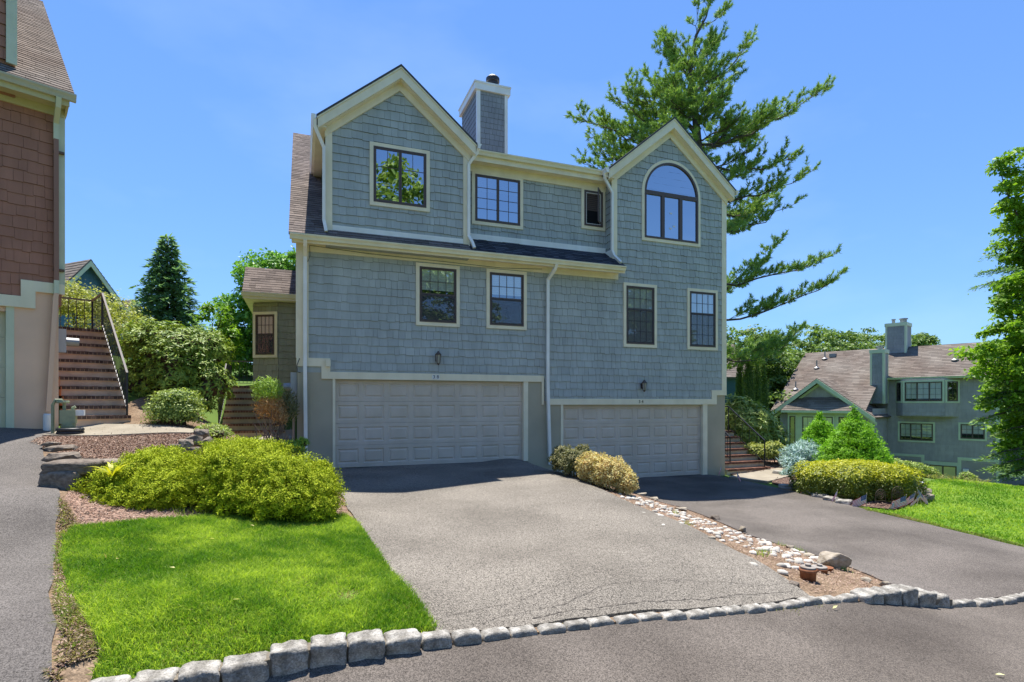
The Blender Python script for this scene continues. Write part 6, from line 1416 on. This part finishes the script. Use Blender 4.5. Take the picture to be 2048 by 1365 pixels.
flag(1811, 1010, .32, .2, .06, -1, .3, 'largest flag of the cluster, spread to the left of its stick', sh=.29)
flag(1824, 1004, .3, .19, .25, -1, .5, 'blue-cornered flag folded in the middle of the cluster', sh=.3)
flag(1829, 1008, .3, .2, .45, -1, .75, 'pale drooping flag with broad white stripes in the cluster', sh=.38)
flag(1845, 1004, .34, .22, -.3, 1, .8, 'rightmost flag of the cluster drooping over the lawn edge', sh=.4)
flag(1838, 990, .26, .17, .2, -1, .8, 'flag at the back of the cluster beside the solar lamp', sh=.36)
flag(1441, 949, .2, .13, .1, -1, 1.15, 'small shaded pink flag left of the entry steps by the garage', sh=.3)
flag(1476, 963, .2, .14, -.1, 1, 1.0, 'small shaded pink flag before the lowest entry step', sh=.3)
M['rust'] = mat('rusty_wire', (0.10, 0.075, 0.055, 1), 0.8, 0.2)
def arch(px, py, lab, w=.3, h=.42):
    x, y = on_ground(px, py); o = empty('wire_arch', gz(x, y), .2); tag(o, lab, 'wire edging', 'wire garden arches along the hedge'); q = MB()
    pth = lambda k: [(-w / 2 * k, 0, -.05), (-w / 2 * k, 0, h - w / 2)] + [(-w / 2 * k * math.cos(a), 0, h - w / 2 + w / 2 * k * math.sin(a)) for a in np.linspace(.2, math.pi - .2, 9)] + [(w / 2 * k, 0, h - w / 2), (w / 2 * k, 0, -.05)]
    q.tube(pth(1), .007, 5); q.build('outer_wire', M['rust'], o); q = MB()
    for k in (.33, .66): q.tube([(w * .5 * k * math.cos(a), 0, h - w / 2 + w * .5 * k * math.sin(a)) for a in np.linspace(0, 2 * math.pi, 17)], .005, 4)
    for a in np.linspace(0, math.pi, 7): q.tube([(0, 0, h - w / 2), (w / 2 * math.cos(a), 0, h - w / 2 + w / 2 * math.sin(a))], .004, 4)
    q.tube([(-w / 2, 0, .1), (w / 2, 0, .1)], .005, 4); q.build('wire_scroll', M['rust'], o)
arch(1693, 1001, 'leftmost wire garden arch before the golden hedge'); arch(1761, 1011, 'middle wire garden arch before the golden hedge', .26, .36); arch(1795, 1009, 'wire garden arch behind the flag cluster', .3, .4)
x, y = on_ground(1842, 992); o = empty('solar_lamp', gz(x, y)); tag(o, 'small white solar garden lamp on a stake behind the flags', 'garden lamp')
q = MB(); q.tube([(0, 0, -.05), (0, 0, .3)], .01, 6); q.build('stake', M['white'], o); q = MB(); q.lathe([(.03, .24), (.045, .30)], n=10); q.build('lamp_glass', M['lampg'], o); q = MB(); q.lathe([(.055, .301), (.06, .32), (.02, .35)], n=12); q.build('lamp_cap', M['white'], o)
x, y = on_ground(1811, 990); o = empty('tilted_pot', gz(x, y)); tag(o, 'orange clay pot lying tilted under the golden hedge', 'pot'); q = MB(); q.tube([(-.05, .02, .1), (.0, .02, .14), (.1, -.02, .2)], [.07, .09, .11], 16); q.build('pot_body', M['clay'], o, True); q = MB(); q.tube([(.1, -.02, .2), (.12, -.028, .216)], [.125, .125], 16); q.build('pot_rim', M['clay'], o, True)

# gas meter and ring beside the long steps
M['gas'] = mat('pale_green_paint', (0.33, 0.36, 0.22, 1), 0.5, 0.35, col2=(0.25, 0.28, 0.18, 1), nscale=10)
x, y, z = at(137, 9.85); o = empty('gas_meter', (x, y, z), .5); tag(o, 'pale green gas meter on pipes at the foot of the long steps', 'gas meter')
q = MB(); q.box(-.11, .11, -.09, .09, .22, .46); q.lathe([(.10, .14), (.11, .18), (.11, .22)], n=14); q.build('meter_body', M['gas'], o)
q = MB(); q.tube([(-.06, 0, .46), (-.06, 0, .56), (-.1, 0, .64), (-.18, 0, .64), (-.22, 0, .55), (-.22, 0, 0)], .026, 8); q.tube([(.06, 0, .46), (.06, 0, .5), (.1, 0, .52)], .026, 8); q.lathe([(.09, -.02), (.1, .0), (.09, .03)], (-.08, 0, .6), 14); q.build('pipe', M['gas'], o)
q = MB(); q.box(.11, .23, -.06, .06, .36, .46); q.build('dial_box', M['white'], o); q = MB(); q.tube([(0, 0, -.05), (0, 0, .16)], .03, 8); q.build('support_pipe', M['metal'], o)
x, y, z = at(141, 9.75); q = MB()
for zz in (.035, .09): 
    ring_ = [(.17 * math.cos(a), .17 * math.sin(a), zz) for a in np.linspace(0, 2 * math.pi, 25)]; q.tube(ring_, .034, 8)
o = q.build('rubber_ring', M['black'], None, True); o.location = (x, y, z + .03); tag(o, 'stack of two black rubber rings under the gas meter', 'rubber ring')
# statue in the shade behind the leggy yew
M['stone_g'] = mat('grey_cast_stone', (0.2, 0.2, 0.18, 1), 0.9, 0.15, col2=(0.28, 0.28, 0.25, 1), nscale=9, bump=0.3, bscale=40)
x, y, z = at(578, 12.85); o = empty('garden_statue', (x, y, z), .2); tag(o, 'small grey cast stone figure in the shade behind the leggy yew', 'statue')
q = MB(); q.tube([(0, 0, 0), (0, 0, .12), (0, 0, .3), (0, 0, .4), (0, .0, .45), (0, 0, .47), (0, 0, .5), (0, 0, .56), (0, 0, .6)], [.13, .115, .085, .1, .07, .035, .055, .06, .02], 14)
for s in (-1, 1): q.tube([(s * .08, 0, .42), (s * .14, -.03, .32), (s * .06, -.1, .3), (s * .02, -.12, .34)], [.035, .03, .025, .018], 8)
q.build('figure', M['stone_g'], o, True); q = MB(); q.box(-.15, .15, -.13, .13, -.06, .0); q.build('plinth', M['stone_g'], o)
# day lily in the left juniper
x, y, z = at(224, 7.05); rr = random.Random(2); q = MB()
for k in range(17):
    a = rr.uniform(0, 6.28); L = rr.uniform(.32, .55); d = Vector((math.cos(a), math.sin(a) * .7, 0)); n_ = 7; w = .016; sd = Vector((-d.y, d.x, 0)).normalized(); pr = None
    for i in range(n_ + 1):
        f = i / n_; c = d * L * f ** 1.3 * .75 + Vector((0, 0, .22 + L * (f - .62 * f * f) * 1.1)); ww = sd * w * (1 - f ** 3); cur = (tuple(c - ww), tuple(c + ww))
        if pr: q.quad(pr[0], pr[1], cur[1], cur[0], tint=rr.random())
        pr = cur
o = q.build('day_lily', M['l_gold']); o.location = (x, y, z); tag(o, 'spiky yellow day lily leaves growing through the left juniper', 'plant')

# ------------------------------------------------------------------ grass, straw and mulch chips
def inside(P, poly):
    x, y = P[:, 0], P[:, 1]; c = np.zeros(len(P), bool); n = len(poly)
    for i in range(n):
        x0, y0 = poly[i]; x1, y1 = poly[(i + 1) % n]; k = ((y0 > y) != (y1 > y)); xx = (x1 - x0) * (y - y0) / (y1 - y0 + 1e-12) + x0; c ^= k & (x < xx)
    return c
def scatter(poly, n, rng):
    a = np.array(poly); lo, hi = a.min(0), a.max(0); out = []
    tot = 0
    while tot < n:
        p = lo + (hi - lo) * rng.random((n, 2)); p = p[inside(p, poly)]; out.append(p); tot += len(p)
        if len(p) == 0: break
    return np.concatenate(out)[:n]
def nz2(P, s, o=0): return np.array([noise.noise(Vector((p[0] * s + o, p[1] * s, 0))) for p in P])
def blades(name, poly, n, h, w, m, seed, lean=.35, off=.01, fade=None, thin=None):
    rng = np.random.default_rng(seed); P = scatter(poly, n, rng)
    if thin: P = P[thin(P, rng)]
    z = G(P[:, 0], P[:, 1]) + off; k = len(P); C = np.stack([P[:, 0], P[:, 1], z], 1)
    A = np.stack([rng.normal(size=k) * lean, rng.normal(size=k) * lean, np.ones(k)], 1); A = unit(A); B = unit(np.cross(A, unit(rng.normal(size=(k, 3)))))
    ln = nz2(P, 1.6, seed); hh = (h * rng.uniform(.6, 1.25, k) * (1 + .45 * ln))[:, None]; ww = (w * rng.uniform(.7, 1.3, k))[:, None]; bend = np.stack([rng.normal(size=k), rng.normal(size=k), -np.abs(rng.normal(size=k)) * .5], 1) * hh * .28
    V = np.stack([C - B * ww * .5, C + B * ww * .5, C + A * hh * .55 + B * ww * .4, C + A * hh * .55 - B * ww * .4, C + A * hh + bend], 1).reshape(-1, 3); b = np.arange(k)[:, None] * 5
    F = np.concatenate([b + [0, 1, 2], b + [0, 2, 3], b + [3, 2, 4]]); t = np.repeat(np.clip(.42 + 1.0 * nz2(P, .9, seed + 9) + .5 * nz2(P, 4.5, seed + 3) + rng.normal(size=k) * .28, 0, 1), 5)
    return struct(npmesh(name, V, F, m, None, t), 'stuff')
bare = [on_ground(*p) for p in ((697, 1198), (612, 1105), (330, 1240))]
def thin_l(P, rng):
    d = np.full(len(P), 9.0)
    for (x, y), s in zip(bare, (1, 1, 1)): d = np.minimum(d, np.hypot((P[:, 0] - x) / .10, (P[:, 1] - y) / .18) if (x, y) == bare[0] else 9)
    return d > 1 + rng.normal(size=len(P)) * .2
blades('lawn_grass', lawn_poly, 150000, .07, .006, M['grass'], 1, thin=thin_l)
e1 = [Vector(p) for p in lawn_poly]; rng = np.random.default_rng(3)
blades('dry_lawn_blades', lawn_poly, 16000, .055, .005, M['straw'], 2, lean=.9)
strip = [(-2.72, 3.3), (-3.05, 3.75), (-3.56, 4.3), (-4.45, 5.4), (-5.4, 6.6), on_ground(165, 1062), on_ground(128, 1078), on_ground(122, 1120), on_ground(135, 1180), on_ground(175, 1250), on_ground(205, 1310), hw(-2.2, -9.75)]
def low(P, rng): return nz2(P, 1.2, 40) + rng.normal(size=len(P)) * .3 > .28
blades('strip_straw', strip, 4500, .06, .005, M['straw'], 4, lean=1.6, off=.008); blades('strip_weeds', strip, 2000, .07, .007, M['grass'], 5, lean=.8, thin=low)
blades('right_lawn_grass', rl, 110000, .055, .014, M['grass'], 6, off=.01)
edge = [on_ground(*p) for p in ((1712, 1014), (1790, 1023), (1800, 1030), (1725, 1022))]; blades('lawn_edge_straw', [hw(10.62, -6), hw(10.32, -8.2), hw(10.5, -9.7), hw(10.62, -9.7), hw(10.45, -8.2), hw(10.75, -6), on_ground(1735, 1024), on_ground(1712, 1014)], 3500, .05, .008, M['straw'], 7, lean=1.0)
def sparse(P, rng): return rng.random(len(P)) < .9
def chips(name, poly, n, s, seed, off, m='chip'):
    rng = np.random.default_rng(seed); P = scatter(poly, n, rng); z = G(P[:, 0], P[:, 1]) + off; C = np.stack([P[:, 0], P[:, 1], z + rng.uniform(0, .012, len(P))], 1); N = np.array([0, 0, 1.]) + rng.normal(size=C.shape) * .35
    V, F, t = leaves(C, N, rng.normal(size=C.shape), s * rng.uniform(.5, 1.5, len(P)), s * .32 * rng.uniform(.6, 1.4, len(P)), rng, .1); return struct(npmesh(name, V, F, M[m], None, t), 'stuff')
chips('bed_mulch_chips', bed_up, 42000, .034, 11, .02); chips('lower_bed_mulch_chips', low_bed, 36000, .032, 12, .014); chips('strip_mulch_chips', strip, 9000, .035, 13, .008)
pstrip = [hw(5.05, -.6), hw(4.66, -5.0), hw(4.38, -7.5), hw(4.0, -9.8), hw(5.8, -9.8), hw(6.1, -8.3), hw(6.25, -6.7), hw(6.7, -4.2), hw(6.4, -3), hw(6.0, -1.5)]
chips('pebble_strip_gravel', pstrip, 15000, .028, 14, .008); chips('side_bed_mulch_chips', rb, 7000, .06, 15, .026)
chips('hedge_bed_mulch_chips', hb, 7000, .05, 16, .018)
blades('far_weeds', [on_ground(1870, 962), on_ground(1960, 975), (19.5, 21.5), (14.5, 20.5)], 700, .2, .02, M['straw'], 17, lean=.6)
def tufts(name, pts, m, seed, h=.1, n=26, w=.007):
    rng = np.random.default_rng(seed); C = []
    for px, py in pts:
        x, y = on_ground(px, py); q = np.stack([x + rng.normal(size=n) * .04, y + rng.normal(size=n) * .04], 1); C.append(np.stack([q[:, 0], q[:, 1], G(q[:, 0], q[:, 1])], 1))
    C = np.concatenate(C); A = np.stack([rng.normal(size=len(C)) * .5, rng.normal(size=len(C)) * .5, np.ones(len(C))], 1); V, F, t = needles(C, A, h * rng.uniform(.5, 1.2, len(C)), w, rng); return struct(npmesh(name, V, F, m, None, t), 'stuff')
tufts('small_weeds', [(1527, 1107), (1523, 1112), (1560, 1092), (1690, 1142), (1682, 1140), (1600, 1104), (1350, 1028), (1375, 1050), (838, 1262), (850, 1266), (862, 1268), (820, 1255)], M['grass'], 21, .09)
tufts('lawn_corner_tufts', [(215, 1296), (222, 1290), (235, 1285), (245, 1275), (228, 1300), (345, 1020), (360, 1030), (385, 1024), (600, 1030), (480, 1032), (520, 1030), (410, 1036)], M['grass'], 22, .15, 22)
tufts('kerb_joint_weeds', [(1545 + k, 1217 - k * .02) for k in range(0, 60, 20)] + [(985, 1268), (1112, 1250), (1580, 1216), (1630, 1212)], M['straw'], 23, .03, 14)
# fallen leaves on the lawn and the road
rng = np.random.default_rng(6); L = []
for px, py in [(212, 1130), (240, 1130), (545, 1047), (500, 1060), (630, 1060), (296, 1110), (430, 1090), (1990, 1352), (1665, 1220), (575, 1045), (350, 1150), (480, 1215)]:
    x, y = on_ground(px, py); L.append((x, y, g(x, y) + (.06 if px < 800 else .012)))
L = np.array(L); V, F, t = leaves(L, np.array([0, 0, 1.]) + rng.normal(size=L.shape) * .3, rng.normal(size=L.shape), .06, .03, rng, .2); struct(npmesh('fallen_leaves', V, F, M['l_dry'], None, t), 'stuff')
